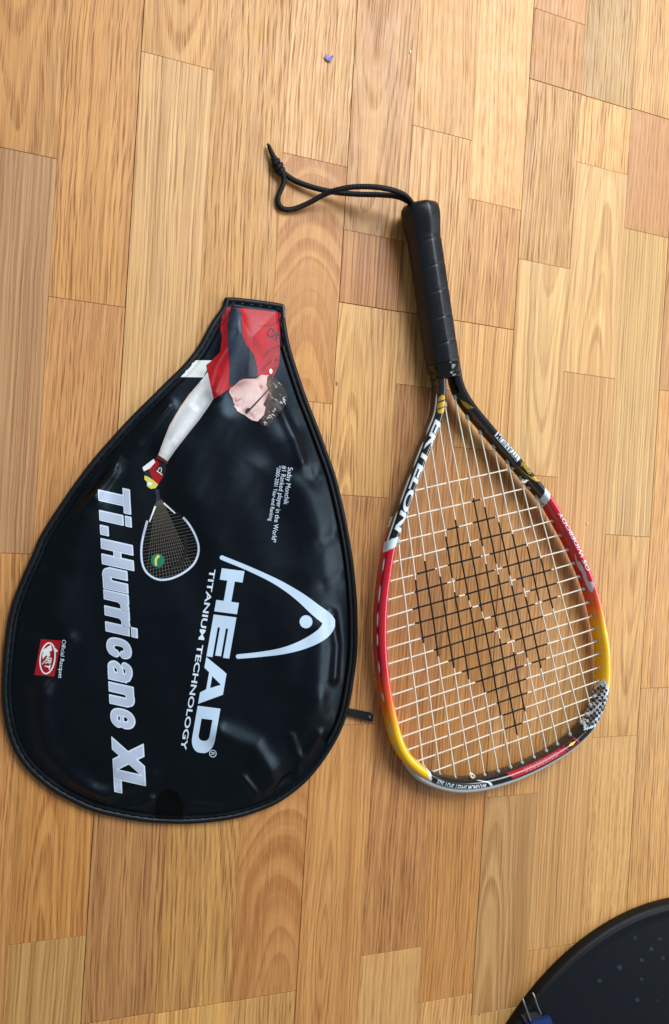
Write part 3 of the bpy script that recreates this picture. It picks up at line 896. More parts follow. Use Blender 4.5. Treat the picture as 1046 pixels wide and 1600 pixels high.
# the outline runs clockwise or counter-clockwise: keep the top facing up
ar = 0.5 * np.sum(OC[:, 0] * np.roll(OC[:, 1], -1) - np.roll(OC[:, 0], -1) * OC[:, 1])
if ar < 0: bodyF = [f[::-1] for f in bodyF]
panel = mesh_obj('panel', bodyV, bodyF, M_VINYL, cover)
# binding tape all the way round
tO = tangents(OC, True)
nin = np.stack([-tO[:, 1], tO[:, 0], np.zeros(NB)], 1) * (1 if ar > 0 else -1)
def band(inset, a_, b_, z, mat, name, sel=None, m=14, par=None, wob=0.0):
    C = OC + nin * inset; C = C.copy(); C[:, 2] = z + wob * np.sin(np.arange(NB) * 0.21)
    idx = np.arange(NB) if sel is None else sel
    ph = np.arange(m) * 2 * math.pi / m
    V = C[idx][:, None] + a_ * np.cos(ph)[None, :, None] * nin[idx][:, None] + b_ * np.sin(ph)[None, :, None] * np.array([0, 0, 1.])[None, None]
    F_ = ring_faces(len(idx), m, closed=sel is None)
    if ar > 0: F_ = [f[::-1] for f in F_]
    return mesh_obj(name, V.reshape(-1, 3), F_, mat, par or cover)
binding = band(0.0025, 0.0025, 0.0024, 0.0031, M_BIND, 'binding', wob=0.00012)
def oi(px, py): return int(np.argmin(((OC[:, :2] - at(px, py, .004)[:2]) ** 2).sum(1)))
ra, rb = oi(454, 540), oi(520, 1168)
sel = np.arange(min(ra, rb), max(ra, rb))
band(0.0074, 0.0017, 0.0020, 0.0056, M_BIND, 'zipper_tape', sel=sel)
M_THREAD = simple('thread', srgb(5, 5, 6), 0.9, spec=0.1)
sv, sf = [], []
for k in range(0, NB, 6):
    p = OC[k] + nin[k] * 0.0050; p = p.copy(); p[2] = 0.0052
    q_ = OC[(k + 4) % NB] + nin[(k + 4) % NB] * 0.0050; q_ = q_.copy(); q_[2] = 0.0052
    V, Fc = tube(np.array([p, (p + q_) / 2 + np.array([0, 0, .0003]), q_]), 0.00024, 5)
    b0 = len(sv); sv += list(V); sf += [tuple(i + b0 for i in f) for f in Fc]
tag(mesh_obj('stitching', sv, sf, M_THREAD, binding), kind='stuff')
M_METAL = simple('metal', srgb(170, 168, 165), 0.3, metal=1.0)
def slab(pts, z0, z1, name, mat, parent, bev=0.0004):
    """closed slab from a photo outline"""
    bm = bmesh.new()
    P0 = [bm.verts.new(tuple(at(p[0], p[1], z0 if np.isscalar(z0) else 0))) for p in pts]
    f = bm.faces.new(P0)
    if f.normal.z > 0: pass
    r = bmesh.ops.extrude_face_region(bm, geom=[f])
    for v in r['geom']:
        if isinstance(v, bmesh.types.BMVert): v.co.z = z1
    bmesh.ops.recalc_face_normals(bm, faces=bm.faces[:])
    bmesh.ops.bevel(bm, geom=bm.edges[:], offset=bev, segments=2, affect='EDGES')
    me = bpy.data.meshes.new(name); bm.to_mesh(me); bm.free()
    me.materials.append(mat)
    return link(bpy.data.objects.new(name, me), parent)
slab([(441.5, 477), (444, 477.5), (445, 498), (442.8, 497.5)], .0050, .0066, 'zipper_stop', simple('zip_metal', srgb(92, 92, 94), 0.4, metal=1.0), cover)
zp = slab([(544, 1106), (579, 1113), (583, 1118), (582, 1127), (577, 1126.5), (543, 1118)], .0018, .0034, 'zipper_pull', simple('pull_black', srgb(10, 9, 9), 0.4), cover, .0002)
slab([(576, 1118), (578.5, 1117.5), (580, 1121.5), (577.5, 1122.5)], .0030, .0037, 'eyelet', M_METAL, zp, .0002)

# print on the cover
P_SILVER = simple('print_silver_white', srgb(186, 204, 222), 0.45, tint=0.06)
P_LGREY = simple('print_grey', srgb(172, 180, 197), 0.5, tint=0.08)
P_EDGE = simple('print_edge', srgb(202, 214, 228), 0.45)
P_RED = simple('print_red', srgb(158, 16, 26), 0.36, spec=0.3, tint=0.22)
P_NAVY = simple('print_navy', srgb(36, 44, 56), 0.36, spec=0.3, tint=0.2, gscale=900)
P_SKIN = simple('print_skin', srgb(214, 180, 172), 0.4, spec=0.3, tint=0.12, gscale=500)
P_PINK = simple('print_lips', srgb(178, 108, 104), 0.4)
P_ARM = simple('print_arm', srgb(200, 198, 196), 0.4, spec=0.3, tint=0.06)
P_HAIR = simple('print_hair', srgb(30, 18, 15), 0.45, spec=0.3, tint=0.4, gscale=2500)
P_BLACK = simple('print_black', srgb(8, 8, 9), 0.4)
P_WHITE = simple('print_white', srgb(226, 228, 226), 0.4)
P_YEL = simple('print_yellow', srgb(206, 200, 84), 0.4)
P_GREEN = simple('print_green', srgb(20, 112, 92), 0.4, tint=0.15, gscale=900)
P_STRING = simple('print_strings', srgb(112, 102, 86), 0.5, spec=0.2)
P_MATTE = simple('patch_matte', srgb(2, 2, 3), 0.7, spec=0.08, grain=0.3, gscale=900)
def L(k): return lambda x, y: on_cover(x, y, 0.00022 * k)

# HEAD word: letters drawn as shapes; u runs along the word, v up to the cap line
H0, H1, HC = np.array((346.9, 887.8)), np.array((296.5, 1176)), np.array((35.5, 4.6))
def hw(poly): return [tuple(H0 + (H1 - H0) * (u_ / 291.0) + HC * v_) for u_, v_ in poly]
def rounded(u0_, u1_, v0_, v1_, r, rv, n=8):
    pts = [(u0_, v0_)]
    for k in range(n + 1):
        a_ = -math.pi / 2 + math.pi / 2 * k / n
        pts.append((u1_ - r + r * math.cos(a_), v0_ + rv + rv * math.sin(a_)))
    for k in range(n + 1):
        a_ = math.pi / 2 * k / n
        pts.append((u1_ - r + r * math.cos(a_), v1_ - rv + rv * math.sin(a_)))
    pts.append((u0_, v1_))
    return pts
letters = [
    [(0, 0), (18, 0), (18, 1), (0, 1)], [(18, .33), (50, .33), (50, .66), (18, .66)], [(50, 0), (68, 0), (68, 1), (50, 1)],
    [(73, 0), (92, 0), (92, 1), (73, 1)], [(92, 0), (139, 0), (139, .27), (92, .27)], [(92, .37), (136, .37), (136, .63), (92, .63)], [(92, .73), (138, .73), (138, 1), (92, 1)],
    [(140, 0), (157, 0), (163, .24), (170, .46), (180, .84), (180, 1), (162, 1), (158, .84)], [(190, .24), (196, 0), (214, 0), (195, 1), (180, 1), (180, .84)], [(163, .0), (163, .24), (190, .24), (190, .0)][1:3] + [(188, .40), (168, .40)],
]
dout, din = rounded(217, 289, 0, 1, 22, .42), rounded(236, 270, .26, .74, 8, .2)
dpolys = []
nD = len(dout)
for k in range(nD - 1):
    dpolys.append([dout[k], dout[k + 1], din[k + 1], din[k]])
dpolys.append([dout[-1], dout[0], din[0], din[-1]])
poly_on([hw(p) for p in letters + dpolys], L(1), 'lettering', P_SILVER, panel)
HEADARCH = [(347.5, 871.5), (389, 888.5), (432, 909), (466.5, 931), (494, 953.5), (512, 968), (513.5, 978), (502, 992), (475, 1006.7), (442.6, 1017), (407, 1022.5), (373, 1025.8)]
poly_on(stroke(HEADARCH, 7, 7, 70, lambda u_: 7 + 13 * math.exp(-((u_ - .55) / .22) ** 2)), L(1), 'logo_arch', P_SILVER, panel)
for e_ in ((347.2, 871.3), (372.5, 1025.8)):
    poly_on([ellipse(*e_, 3.6, 3.6, 14)], L(2), 'logo_tip', P_SILVER, panel)
poly_on([ellipse(478.5, 971.5, 10, 10.2, 32)], L(1), 'logo_dot', P_SILVER, panel)
text_on('TITANIUM TECHNOLOGY', (328.5, 889), (282.5, 1171), (8.6, 1.2), L(1), 'lettering', P_EDGE, panel, offset=0.018)
ring_ = [stroke([(333 + 5.2 * math.cos(a_), 1177.5 + 5.2 * math.sin(a_)) for a_ in np.linspace(0, 2 * math.pi, 14)], 1.1, 1.1, 26)]
poly_on(ring_[0], L(1), 'logo_ring', P_EDGE, panel)
text_on('R', (330.2, 1175), (329.6, 1180), (5.6, .7), L(1), 'lettering', P_EDGE, panel)
# Ti.Hurricane XL: pale edge under a grey fill
def sd_box(U, Vv, u0_, u1_, v0_, v1_):
    du = np.abs(U - (u0_ + u1_) / 2) - (u1_ - u0_) / 2; dv = np.abs(Vv - (v0_ + v1_) / 2) - (v1_ - v0_) / 2
    return np.hypot(np.maximum(du, 0), np.maximum(dv, 0)) + np.minimum(np.maximum(du, dv), 0)
def sd_line(U, Vv, pts, hw_):
    d = np.full(U.shape, 99.0)
    C = catmull(np.array(pts, float), 24) if len(pts) > 2 else np.array(pts, float)
    for i in range(len(C) - 1): d = np.minimum(d, dist_seg(U, Vv, C[i], C[i + 1]))
    return d - hw_
GL_BOX = {0: [(0, 38, 39, 49), (11, 27, 0, 40)], 1: [(43, 58, 0, 36.5)], 2: [(43, 58, 40.5, 49)], 3: [(66, 80, 0, 12)], 4: [(87, 102, 0, 49), (111, 126, 0, 49), (101, 112, 19, 30)],
          5: [(130, 144, 10, 38), (150, 164, 0, 38)], 6: [(167, 181, 0, 38)], 7: [(192, 206, 0, 38)], 8: [(217, 231, 0, 36.5)], 9: [(217, 231, 40.5, 49)], 11: [(293, 306, 0, 28)],
          12: [(311, 325, 0, 38), (331, 344, 0, 28)], 15: [(447, 462, 0, 49), (461, 482, 0, 11)]}
GL_LINE = {5: [([(137, 11), (139, 7), (145, 5.8), (152, 8)], 6.2)], 6: [([(177, 26), (181, 30.5), (189, 32)], 6)], 7: [([(202, 26), (206, 30.5), (214, 32)], 6)],
           10: [([(263, 26), (261, 31), (254, 32.5), (246.5, 29), (244.5, 19), (246.5, 9), (254, 5.5), (261, 7.5), (263, 13)], 5.6)],
           11: [([(280, 27), (283, 32), (291, 32.5), (299, 29)], 4.8), ([(298, 20), (287, 18.5), (280.5, 12), (283.5, 5.5), (292, 5), (299, 9)], 4.4)],
           12: [([(321, 29), (328, 32.5), (335, 31.5), (337.5, 27)], 6)],
           13: [([(374, 11), (370.5, 6.5), (363, 5.5), (356.5, 9), (354.5, 19), (357, 29), (364, 32.7), (371, 29.5), (373.8, 23), (373, 18.5)], 5.2), ([(356, 17.5), (374, 17.5)], 2.4)],
           14: [([(404, -4), (444, 53)], 7.6), ([(444, -4), (404, 53)], 7.6)]}
def hurricane(level, fn, name, mat):
    """one mesh per letter, cut out of its distance field"""
    for g in range(16):
        bxs, lns = GL_BOX.get(g, []), GL_LINE.get(g, [])
        us = [b_[0] for b_ in bxs] + [b_[1] for b_ in bxs] + [p[0] for l_ in lns for p in l_[0]]
        u = np.arange(min(us) - 9, max(us) + 10, 0.8); v = np.arange(-3, 53, 0.8)
        Ug, Vg = np.meshgrid(u, v, indexing='ij')
        f = np.full(Ug.shape, 99.0)
        for b_ in bxs: f = np.minimum(f, sd_box(Ug, Vg, *b_))
        for l_ in lns: f = np.minimum(f, sd_line(Ug, Vg, *l_))
        if g == 14: f = np.maximum(f, sd_box(Ug, Vg, 380, 470, 0, 49))
        f = f - level
        verts, faces, cache = [], [], {}
        def vid(key, p):
            if key not in cache: cache[key] = len(verts); verts.append(p)
            return cache[key]
        nu, nv = f.shape
        for i, j in zip(*np.nonzero(np.minimum(np.minimum(f[:-1, :-1], f[1:, :-1]), np.minimum(f[:-1, 1:], f[1:, 1:])) < 0)):
            q = [(i, j), (i + 1, j), (i + 1, j + 1), (i, j + 1)]
            out = []
            for k in range(4):
                a_, b_ = q[k], q[(k + 1) % 4]
                fa, fb = f[a_], f[b_]
                if fa < 0: out.append(vid(a_, (u[a_[0]], v[a_[1]])))
                if (fa < 0) != (fb < 0):
                    t_ = fa / (fa - fb)
                    out.append(vid((min(a_, b_), max(a_, b_)), (u[a_[0]] + t_ * (u[b_[0]] - u[a_[0]]), v[a_[1]] + t_ * (v[b_[1]] - v[a_[1]]))))
            if len(set(out)) >= 3: faces.append(out)
        uv = np.array(verts)
        P = fn(153.5 + uv[:, 1] + uv[:, 0] * 0.0545, 754.5 + uv[:, 0] + uv[:, 1] / 49 * 11)
        nz_ = np.array([np.cross(P[f_[1]] - P[f_[0]], P[f_[2]] - P[f_[0]])[2] for f_ in faces])
        mesh_obj(name, P, [f_ if n_ > 0 else f_[::-1] for f_, n_ in zip(faces, nz_)], mat, panel)
hurricane(0.9, L(1), 'letter', P_EDGE)
hurricane(-1.3, L(2), 'letter_fill', P_LGREY)
text_on('Sudsy Monchik', (450.5, 730), (443.5, 788), (7.6, .9), L(1), 'lettering', P_EDGE, panel)
text_on('#1 Ranked player in the World*', (441.5, 727.5), (424.3, 847), (7.4, 1.0), L(1), 'lettering', P_EDGE, panel)
text_on('*2000-2001 Year-end Ranking', (433.5, 727.5), (420, 813.5), (6.0, .8), L(1), 'lettering', P_EDGE, panel)
text_on('Official Racquet', (97.5, 999.5), (91.5, 1059.5), (6.2, .6), L(1), 'lettering', P_EDGE, panel)
badge = poly_on([[(64.4, 998.8), (96, 1001), (85, 1057), (54, 1054.6)]], L(1), 'badge', P_RED, panel)
oval = [(74.7 + 11.5 * math.cos(a_) - 2.5 * math.sin(a_), 1028.6 + 24 * math.sin(a_)) for a_ in np.linspace(0, 2 * math.pi, 26)]
poly_on(stroke(oval, 2.2, 2.2, 60), L(2), 'badge_ring', P_WHITE, badge)
poly_on([[(66, 1016), (73, 1012), (80, 1007), (82, 1016), (77, 1019), (79, 1026), (72, 1024), (67, 1030), (69, 1020)], [(84, 1010), (91, 1017), (86, 1021)]] + stroke([(78, 1020), (73, 1030), (66, 1038)], 2.4, 1.2, 12), L(2), 'badge_figure', P_WHITE, badge)
text_on('IRT', (73.5, 1026.5), (69.5, 1046), (8.4, .6), L(3), 'badge_lettering', P_WHITE, badge, offset=0.03, shear=.15)

# the printed player: each area is a fine mesh whose print colours blend like those of a photograph
def print_material():
    m = bpy.data.materials.new('photo_print')
    nt = NT(m)
    vc = nt.new('ShaderNodeVertexColor', layer_name='ink')
    nt.put(nt.bsdf.inputs['Base Color'], vc.outputs['Color'])
    tc = nt.new('ShaderNodeTexCoord').outputs['Object']
    nt.put(nt.bsdf.inputs['Roughness'], nt.m('ADD', 0.32, nt.m('MULTIPLY', nt.noise(tc, 60, 3), 0.2)))
    nt.bsdf.inputs['Specular IOR Level'].default_value = 0.3
    return m
M_PHOTO = print_material()
def hash_noise(x, y, sc, k):
    x = np.asarray(x) / sc; y = np.asarray(y) / sc
    xi, yi = np.floor(x), np.floor(y); xf, yf = x - xi, y - yi
    h = lambda a_, b_: np.modf(np.abs(np.sin(a_ * 127.1 + b_ * 311.7 + k * 74.7) * 43758.5453))[0]
    sx_, sy_ = xf * xf * (3 - 2 * xf), yf * yf * (3 - 2 * yf)
    return (h(xi, yi) * (1 - sx_) + h(xi + 1, yi) * sx_) * (1 - sy_) + (h(xi, yi + 1) * (1 - sx_) + h(xi + 1, yi + 1) * sx_) * sy_
def poly_ink(poly, lay, name, par, base, blobs=(), lines=(), grain=0.08, gsc=2.2, streak=None, maxlen=1.7):
    bm = bmesh.new()
    bm.faces.new([bm.verts.new((float(p[0]), float(p[1]), 0)) for p in poly])
    refine(bm, maxlen)
    bm.verts.index_update()
    co = np.array([v.co[:] for v in bm.verts]); x, y = co[:, 0], co[:, 1]
    c = np.tile(np.array(srgb(*base)), (len(x), 1))
    for (bx_, by_, rx, ry, rot, col, st) in blobs:
        dx, dy = x - bx_, y - by_
        u_, v_ = dx * math.cos(rot) + dy * math.sin(rot), -dx * math.sin(rot) + dy * math.cos(rot)
        w = (st * np.exp(-(u_ / rx) ** 2 - (v_ / ry) ** 2))[:, None]
        c = c * (1 - w) + np.array(srgb(*col)) * w
    for (pts, wd, col, st) in lines:
        C = catmull(np.array(pts, float), 20) if len(pts) > 2 else np.array(pts, float)
        d = np.full(x.shape, 99.)
        for i in range(len(C) - 1): d = np.minimum(d, dist_seg(x, y, C[i], C[i + 1]))
        w = (st * np.exp(-(d / wd) ** 2))[:, None]
        c = c * (1 - w) + np.array(srgb(*col)) * w
    k = 1 + grain * 2 * (hash_noise(x, y, gsc, len(name)) - .5) + grain * 1.5 * (hash_noise(x, y, gsc * 3.1, 3) - .5)
    c = c * k[:, None]
    if streak:
        ang, sc, col, thr = streak
        u_ = x * math.cos(ang) + y * math.sin(ang); v_ = -x * math.sin(ang) + y * math.cos(ang)
        n_ = hash_noise(u_ / 6.0, v_, sc, 9)
        w = np.clip((n_ - thr) / (1 - thr), 0, 1)[:, None]
        c = c * (1 - w) + np.array(srgb(*col)) * w
    o = bm_map(bm, L(lay), name, M_PHOTO, par)
    bm.free()
    at_ = o.data.color_attributes.new('ink', 'FLOAT_COLOR', 'POINT')
    at_.data.foreach_set('color', np.hstack([c, np.ones((len(c), 1))]).astype(np.float32).ravel())
    return o
DR, LR = (92, 5, 12), (206, 40, 50)
fig = poly_ink([(353, 479), (396, 483), (438.7, 488), (437.5, 534), (437.7, 552), (435.7, 570.5), (428.6, 586.6), (404.5, 587), (380, 592), (358.4, 607), (356, 609), (333.9, 623.7), (328, 598), (323.2, 576.5), (324, 570.5), (334, 560), (344.3, 550.4), (347.3, 526), (344.3, 512), (348, 492)], 1, 'printed_shirt', panel, (170, 14, 26),
    blobs=[(412, 515, 14, 26, .2, LR, .45), (340, 582, 6, 26, .55, LR, .6), (430, 560, 8, 14, 0, DR, .5), (350, 500, 4, 26, 0, DR, .6), (335, 612, 6, 14, .5, DR, .5), (400, 535, 5, 18, -.5, DR, .35)],
    lines=[([(436, 500), (424, 508), (404, 510)], 1.6, DR, .6), ([(437, 540), (424, 546), (412, 558)], 1.8, DR, .75), ([(434, 562), (422, 566), (410, 578)], 1.8, DR, .8), ([(432, 574), (420, 580)], 1.4, DR, .8), ([(437, 552), (430, 556), (426, 566)], 1.3, LR, .6), ([(356, 545), (340, 572), (332, 600)], 2.0, (226, 84, 92), .55)])
poly_ink([(361.4, 483), (366, 481), (370.4, 481), (375, 484), (377.4, 488), (378.6, 505), (379.4, 524), (385.5, 538.4), (397.5, 554.5), (401, 568), (403, 580.6), (401.5, 589), (379.4, 591), (370.4, 599), (358.5, 604), (359.4, 576.5), (356.3, 536), (355.3, 506), (358.4, 490)], 2, 'shirt_panel', fig, (34, 44, 58),
    blobs=[(367, 510, 5, 28, .25, (96, 110, 130), .5), (390, 575, 8, 14, .2, (20, 26, 36), .6)], grain=.22, gsc=1.8)
poly_on(stroke([(421, 515), (418, 521), (423, 526), (429, 521), (425, 513), (421, 515)], 1.5, 1.5, 24) + stroke([(425, 528), (433, 522), (437, 524)], 1.4, 1.2, 10) + stroke([(428, 531), (436, 527)], 1.4) + stroke([(433, 518), (432, 533)], 1.3), L(2), 'shirt_mark', P_NAVY, fig, 5)
poly_ink([(305, 563), (331.5, 563), (322.6, 570.5), (323.4, 578.5), (318, 589.6), (300, 589.4), (282.6, 589)], 1, 'printed_sleeve', panel, (222, 222, 216), blobs=[(318, 584, 8, 6, 0, (176, 172, 166), .6)], grain=.04)
poly_ink([(324.6, 581), (330, 604), (333.9, 623), (327, 634), (312.5, 655), (292.5, 680), (275, 702.5), (262, 721), (254, 716), (247.5, 711), (256, 688), (265, 665), (282.5, 635), (296, 616), (310, 600), (318, 590)], 1, 'printed_arm', panel, (206, 205, 204),
    blobs=[(328, 612, 6, 14, 0, (168, 164, 168), .5)],
    lines=[([(331, 624), (311, 655), (291, 680), (274, 702), (263, 718)], 3.6, (150, 146, 150), .75), ([(312, 599), (284, 634), (267, 664), (250, 708)], 1.8, (196, 160, 136), .7), ([(316, 608), (294, 640), (276, 672), (260, 706)], 4.0, (228, 227, 224), .8)], grain=.05)
face = poly_ink([(374.4, 594.6), (382.4, 592), (400.5, 591.6), (408.5, 585.6), (420, 586.6), (424, 600), (421, 615), (420, 640), (414, 652), (402.5, 658.5), (394, 656.5), (388.5, 653), (383, 648.6), (378, 646.4), (371, 642), (368.5, 637.5), (366.2, 635.4), (367.4, 631.5), (365, 628.5), (367.6, 625.8), (363.8, 622.5), (364.6, 618.8), (359.6, 615.6), (358.2, 611.6), (360.4, 606.7), (366, 603)], 2, 'printed_face', panel, (220, 182, 174),
    blobs=[(392, 620, 12, 9, .4, (238, 208, 202), .8), (404, 650, 9, 6, .5, (238, 210, 204), .7), (374, 600, 16, 6, -.35, (152, 100, 90), .7), (402, 590, 10, 5, 0, (160, 108, 98), .6), (362, 611, 5, 5, 0, (182, 128, 120), .6),
           (418, 622, 6, 20, -.1, (132, 86, 74), .8), (385.5, 642.5, 5, 5.5, .5, (104, 66, 62), .85), (394, 648, 6, 2.2, .7, (128, 84, 74), .6), (373, 640.5, 4, 3, .5, (236, 204, 196), .6), (371, 633, 4.5, 2.4, .3, (168, 112, 106), .7),
           (369, 627.6, 4, 1.6, .2, (172, 92, 92), .8), (367.5, 622.4, 4, 1.6, .2, (190, 106, 104), .8), (408, 604.5, 5, 7, -.5, (210, 150, 140), .9), (408.5, 604.5, 2.2, 3.6, -.5, (136, 78, 70), .85), (405, 608, 1.4, 4, -.5, (238, 200, 192), .8), (413, 593, 7, 4, .5, (226, 190, 182), .5)],
    lines=[([(367.5, 625), (372, 625.4), (376, 624)], 0.9, (112, 48, 48), .85), ([(377, 634), (381, 628), (378, 621)], 1.4, (196, 142, 134), .5), ([(396, 655), (401, 647), (408, 643)], 1.0, (196, 150, 140), .5), ([(390, 651), (396, 644), (403, 640)], 1.0, (190, 142, 132), .5)], grain=.06)
poly_ink([(418.6, 588), (423, 587.2), (428.6, 589), (436, 596), (444.7, 606.7), (448, 612), (449.7, 618.7), (446.7, 632.8), (441, 641), (437, 644), (434.7, 648.8), (430, 653), (427, 660), (423, 662), (419, 668), (414, 665.5), (408.5, 665), (403.5, 658), (413, 648), (416, 636), (412, 632), (417, 622), (421, 612), (417, 601)], 3, 'printed_hair', face, (40, 24, 20),
    blobs=[(421, 606, 5, 16, 0, (116, 76, 62), .7), (416, 640, 4, 14, .2, (104, 66, 54), .6), (438, 620, 9, 16, 0, (14, 9, 8), .7), (446, 616, 3, 12, 0, (10, 8, 8), .8)], grain=.35, gsc=1.3, streak=(.7, 1.1, (190, 176, 164), .86))
rr = random.Random(4)
strands = []
for k in range(22):
    q_ = rr.uniform(0, 1)
    bx0, by0 = 412 + q_ * 34, 662 - q_ * 42 + rr.uniform(-4, 2)
    a_ = rr.uniform(-.2, 1.3); l_ = rr.uniform(2.5, 7)
    strands += stroke([(bx0, by0), (bx0 + l_ * math.cos(a_), by0 + l_ * math.sin(a_))], 0.7, 0.3)
poly_on(strands, L(4), 'hair_strands', P_WHITE, face, 5)
poly_on(stroke([(424, 604), (404, 626), (385, 646)], 2.0, 2.4, 12) + [ellipse(387.5, 641, 2.6, 4.2, 12, .6)], L(4), 'glasses', P_BLACK, face, 5)
poly_on([ellipse(423.5, 580, 2.5, 4, 12)], L(3), 'collar_mark', P_WHITE, fig, 5)
poly_on([[(246.6, 710), (263.4, 721.5), (262, 725), (244, 716.5)]], L(2), 'glove_cuff', simple('print_maroon', srgb(92, 14, 22), .4), panel, 4)
glove = poly_on([[(243.5, 718), (249, 722), (248.9, 727), (243.5, 734.4), (255.8, 743.5), (247.4, 757), (239, 751), (234.4, 739), (232.8, 733)]], L(1), 'printed_glove', P_RED, panel, 4)
poly_on([[(249, 721), (260, 725), (259, 737.4), (255.8, 743.5), (243.8, 734.6), (249, 727)], [(225.5, 737), (233.5, 735), (239.5, 750), (233, 746), (227, 742)]], L(2), 'glove_panel', P_BLACK, glove, 4)
poly_on([[(240.5, 717), (243, 722.5), (234.4, 732), (225.2, 736.5), (222.9, 730.5), (229.8, 725)]], L(2), 'glove_back', P_WHITE, glove, 4)
poly_on([[(226, 742.8), (234.4, 746), (240.5, 751), (247.4, 757), (243.5, 762.7), (235.9, 763.8), (229.8, 759.5), (230, 753), (226, 749)]], L(2), 'glove_fingers', P_YEL, glove, 4)
poly_on([ellipse(234, 756, 3.8, 3, 14)], L(3), 'glove_tip', P_WHITE, glove, 4)
poly_on(stroke([(245, 735.5), (254, 742)], 1.4) + stroke([(247, 736), (249.5, 731), (252.5, 732), (252, 738.5)], 1.1, 1.1, 12), L(3), 'glove_logo', P_WHITE, glove, 4)
# the small printed racket
RH = [(247, 780), (234.4, 803), (226.7, 827.7), (221.6, 852), (222, 877), (228.2, 893), (239, 902), (251, 906), (269.5, 903.4), (289.4, 893.4), (304, 879.7), (310.5, 861.3), (307.8, 843), (297, 821.5), (281.8, 804), (253, 780)]
RHc = catmull(np.array(RH, float), 160)
pr = poly_on(stroke(RH, 2.6, 2.6, 120)[40 * 0:0] + stroke([tuple(p) for p in RHc[18:142:4]], 3.6, 3.6, 110), L(3), 'printed_racket', P_LGREY, panel, 4)
poly_on(stroke([tuple(p) for p in RHc[30:138:4]], 2.4, 2.4, 90), L(4), 'racket_highlight', P_EDGE, pr, 4)
poly_on(stroke([(243, 791), (234, 815)], 3.0, 1.6) + stroke([(256, 786), (274, 802)], 2.6, 1.8), L(4), 'racket_throat', P_WHITE, pr, 4)
poly_on([[(242, 765), (248.5, 764.5), (250, 778), (253.5, 781), (243.5, 784), (244.5, 777)]], L(2), 'racket_handle', P_NAVY, pr, 4)
RHl = [tuple(p) for p in RHc]
strs = []
def clip_line(p, q):
    out = []; cur = None
    for t_ in np.linspace(0, 1, 140):
        x_, y_ = p[0] + (q[0] - p[0]) * t_, p[1] + (q[1] - p[1]) * t_
        if inside(RHl, x_, y_):
            cur = cur or [(x_, y_), None]; cur[1] = (x_, y_)
    return cur
for k in range(16):
    tx = 224 + k * 5.6
    c_ = clip_line((248 + (tx - 266) * .10, 778), (tx + 4, 912))
    if c_ and c_[1]: strs += stroke([c_[0], c_[1]], 0.42)
for k in range(20):
    yy = 806 + k * 5.3
    c_ = clip_line((215, yy + 4), (316, yy - 18))
    if c_ and c_[1]: strs += stroke([c_[0], c_[1]], 0.42)
poly_on(strs, L(2), 'racket_strings', P_STRING, pr, 5)
poly_on([ellipse(275, 868, 13, 20, 20, .5)][:0] + stroke([(289, 838), (291, 860), (283, 878), (268, 886)], 6, 5, 20), L(3), 'string_mark', P_BLACK, pr, 4)
ball = poly_on([ellipse(246.6, 875.8, 10.6, 10.8, 28)], L(4), 'printed_ball', P_GREEN, panel, 4)
poly_on(stroke([(249, 868), (244, 874), (244, 884)], 4.2, 3.2, 10), L(5), 'ball_mark', P_YEL, ball, 4)
poly_on([[(243, 1283), (244, 1252), (252, 1238), (266, 1233), (278, 1240), (286, 1256), (287, 1283)]], L(1), 'loop_patch', P_MATTE, panel)

# ------------------------------------------------------------------ round pad in the corner
OE = [(1044.5, 1403), (998.7, 1418), (958, 1435.8), (922.4, 1460), (892, 1481.6), (861.4, 1510.8), (831, 1547.7), (805.4, 1580.7), (792.7, 1600)]
OEw = np.array([at(p[0], p[1], 0.003)[:2] for p in OE])
Amat = np.hstack([2 * OEw, np.ones((len(OEw), 1))])
sol = np.linalg.lstsq(Amat, (OEw ** 2).sum(1), rcond=None)[0]
pcx, pcy = sol[0], sol[1]
PR = math.sqrt(sol[2] + pcx ** 2 + pcy ** 2)
M_RIM = simple('rim_black', srgb(8, 7, 7), 0.55, spec=0.25, grain=0.15, gscale=700)
M_NAVY = simple('pad_navy', srgb(5, 10, 18), 0.5, spec=0.22, grain=0.2, gscale=1200, tint=0.15)
M_SCUFF = simple('scuff', srgb(19, 29, 41), 0.6, tint=0.4)
pad = empty('round_pad', (float(pcx), float(pcy), 0))
tag(pad, 'round dark navy pad with a thick black rim, cut off by the bottom right corner', 'pad')
prof = [(0.0005, PR - 0.004), (0.0, PR - 0.002), (0.002, PR), (0.008, PR - 0.0004), (0.0110, PR - 0.0014), (0.0122, PR - 0.0034), (0.0124, PR - 0.0048)]
V, Fc = lathe((pcx, pcy, 0), (pcx, pcy, 1), prof, 256, caps=False); mesh_obj('rim', V, Fc, M_RIM, pad)
prof = [(0.0110, PR - 0.0034), (0.0125, PR - 0.0045), (0.0130, PR - 0.0064), (0.0124, PR - 0.0088), (0.0106, PR - 0.0125), (0.0100, PR - 0.0150), (0.0102, PR - 0.019), (0.0102, PR * .5), (0.0102, 0.0001)]
V, Fc = lathe((pcx, pcy, 0), (pcx, pcy, 1), prof, 256, caps=False); face_o = mesh_obj('face', V, Fc, M_NAVY, pad)
for (sx, sy, sr) in [(1018, 1483, 4.5), (1031, 1467, 3.5), (1003, 1500, 4.5), (1036, 1497, 4), (969, 1512, 5), (1003, 1530, 3.5), (937, 1532, 4.5), (996, 1563, 4), (992, 1465, 3), (1028, 1563, 2)]:
    rr = random.Random(sx)
    pts = [(sx + sr * rr.uniform(.5, 1.1) * math.cos(a_), sy + sr * rr.uniform(.5, 1.1) * math.sin(a_)) for a_ in np.arange(9) * 2 * math.pi / 9]
    P = np.array([at(p[0], p[1], 0.01035) for p in pts])
    if np.cross(P[1] - P[0], P[2] - P[0])[2] < 0: P = P[::-1]
    mesh_obj('scuff_mark', P, [tuple(range(9))], M_SCUFF, face_o)
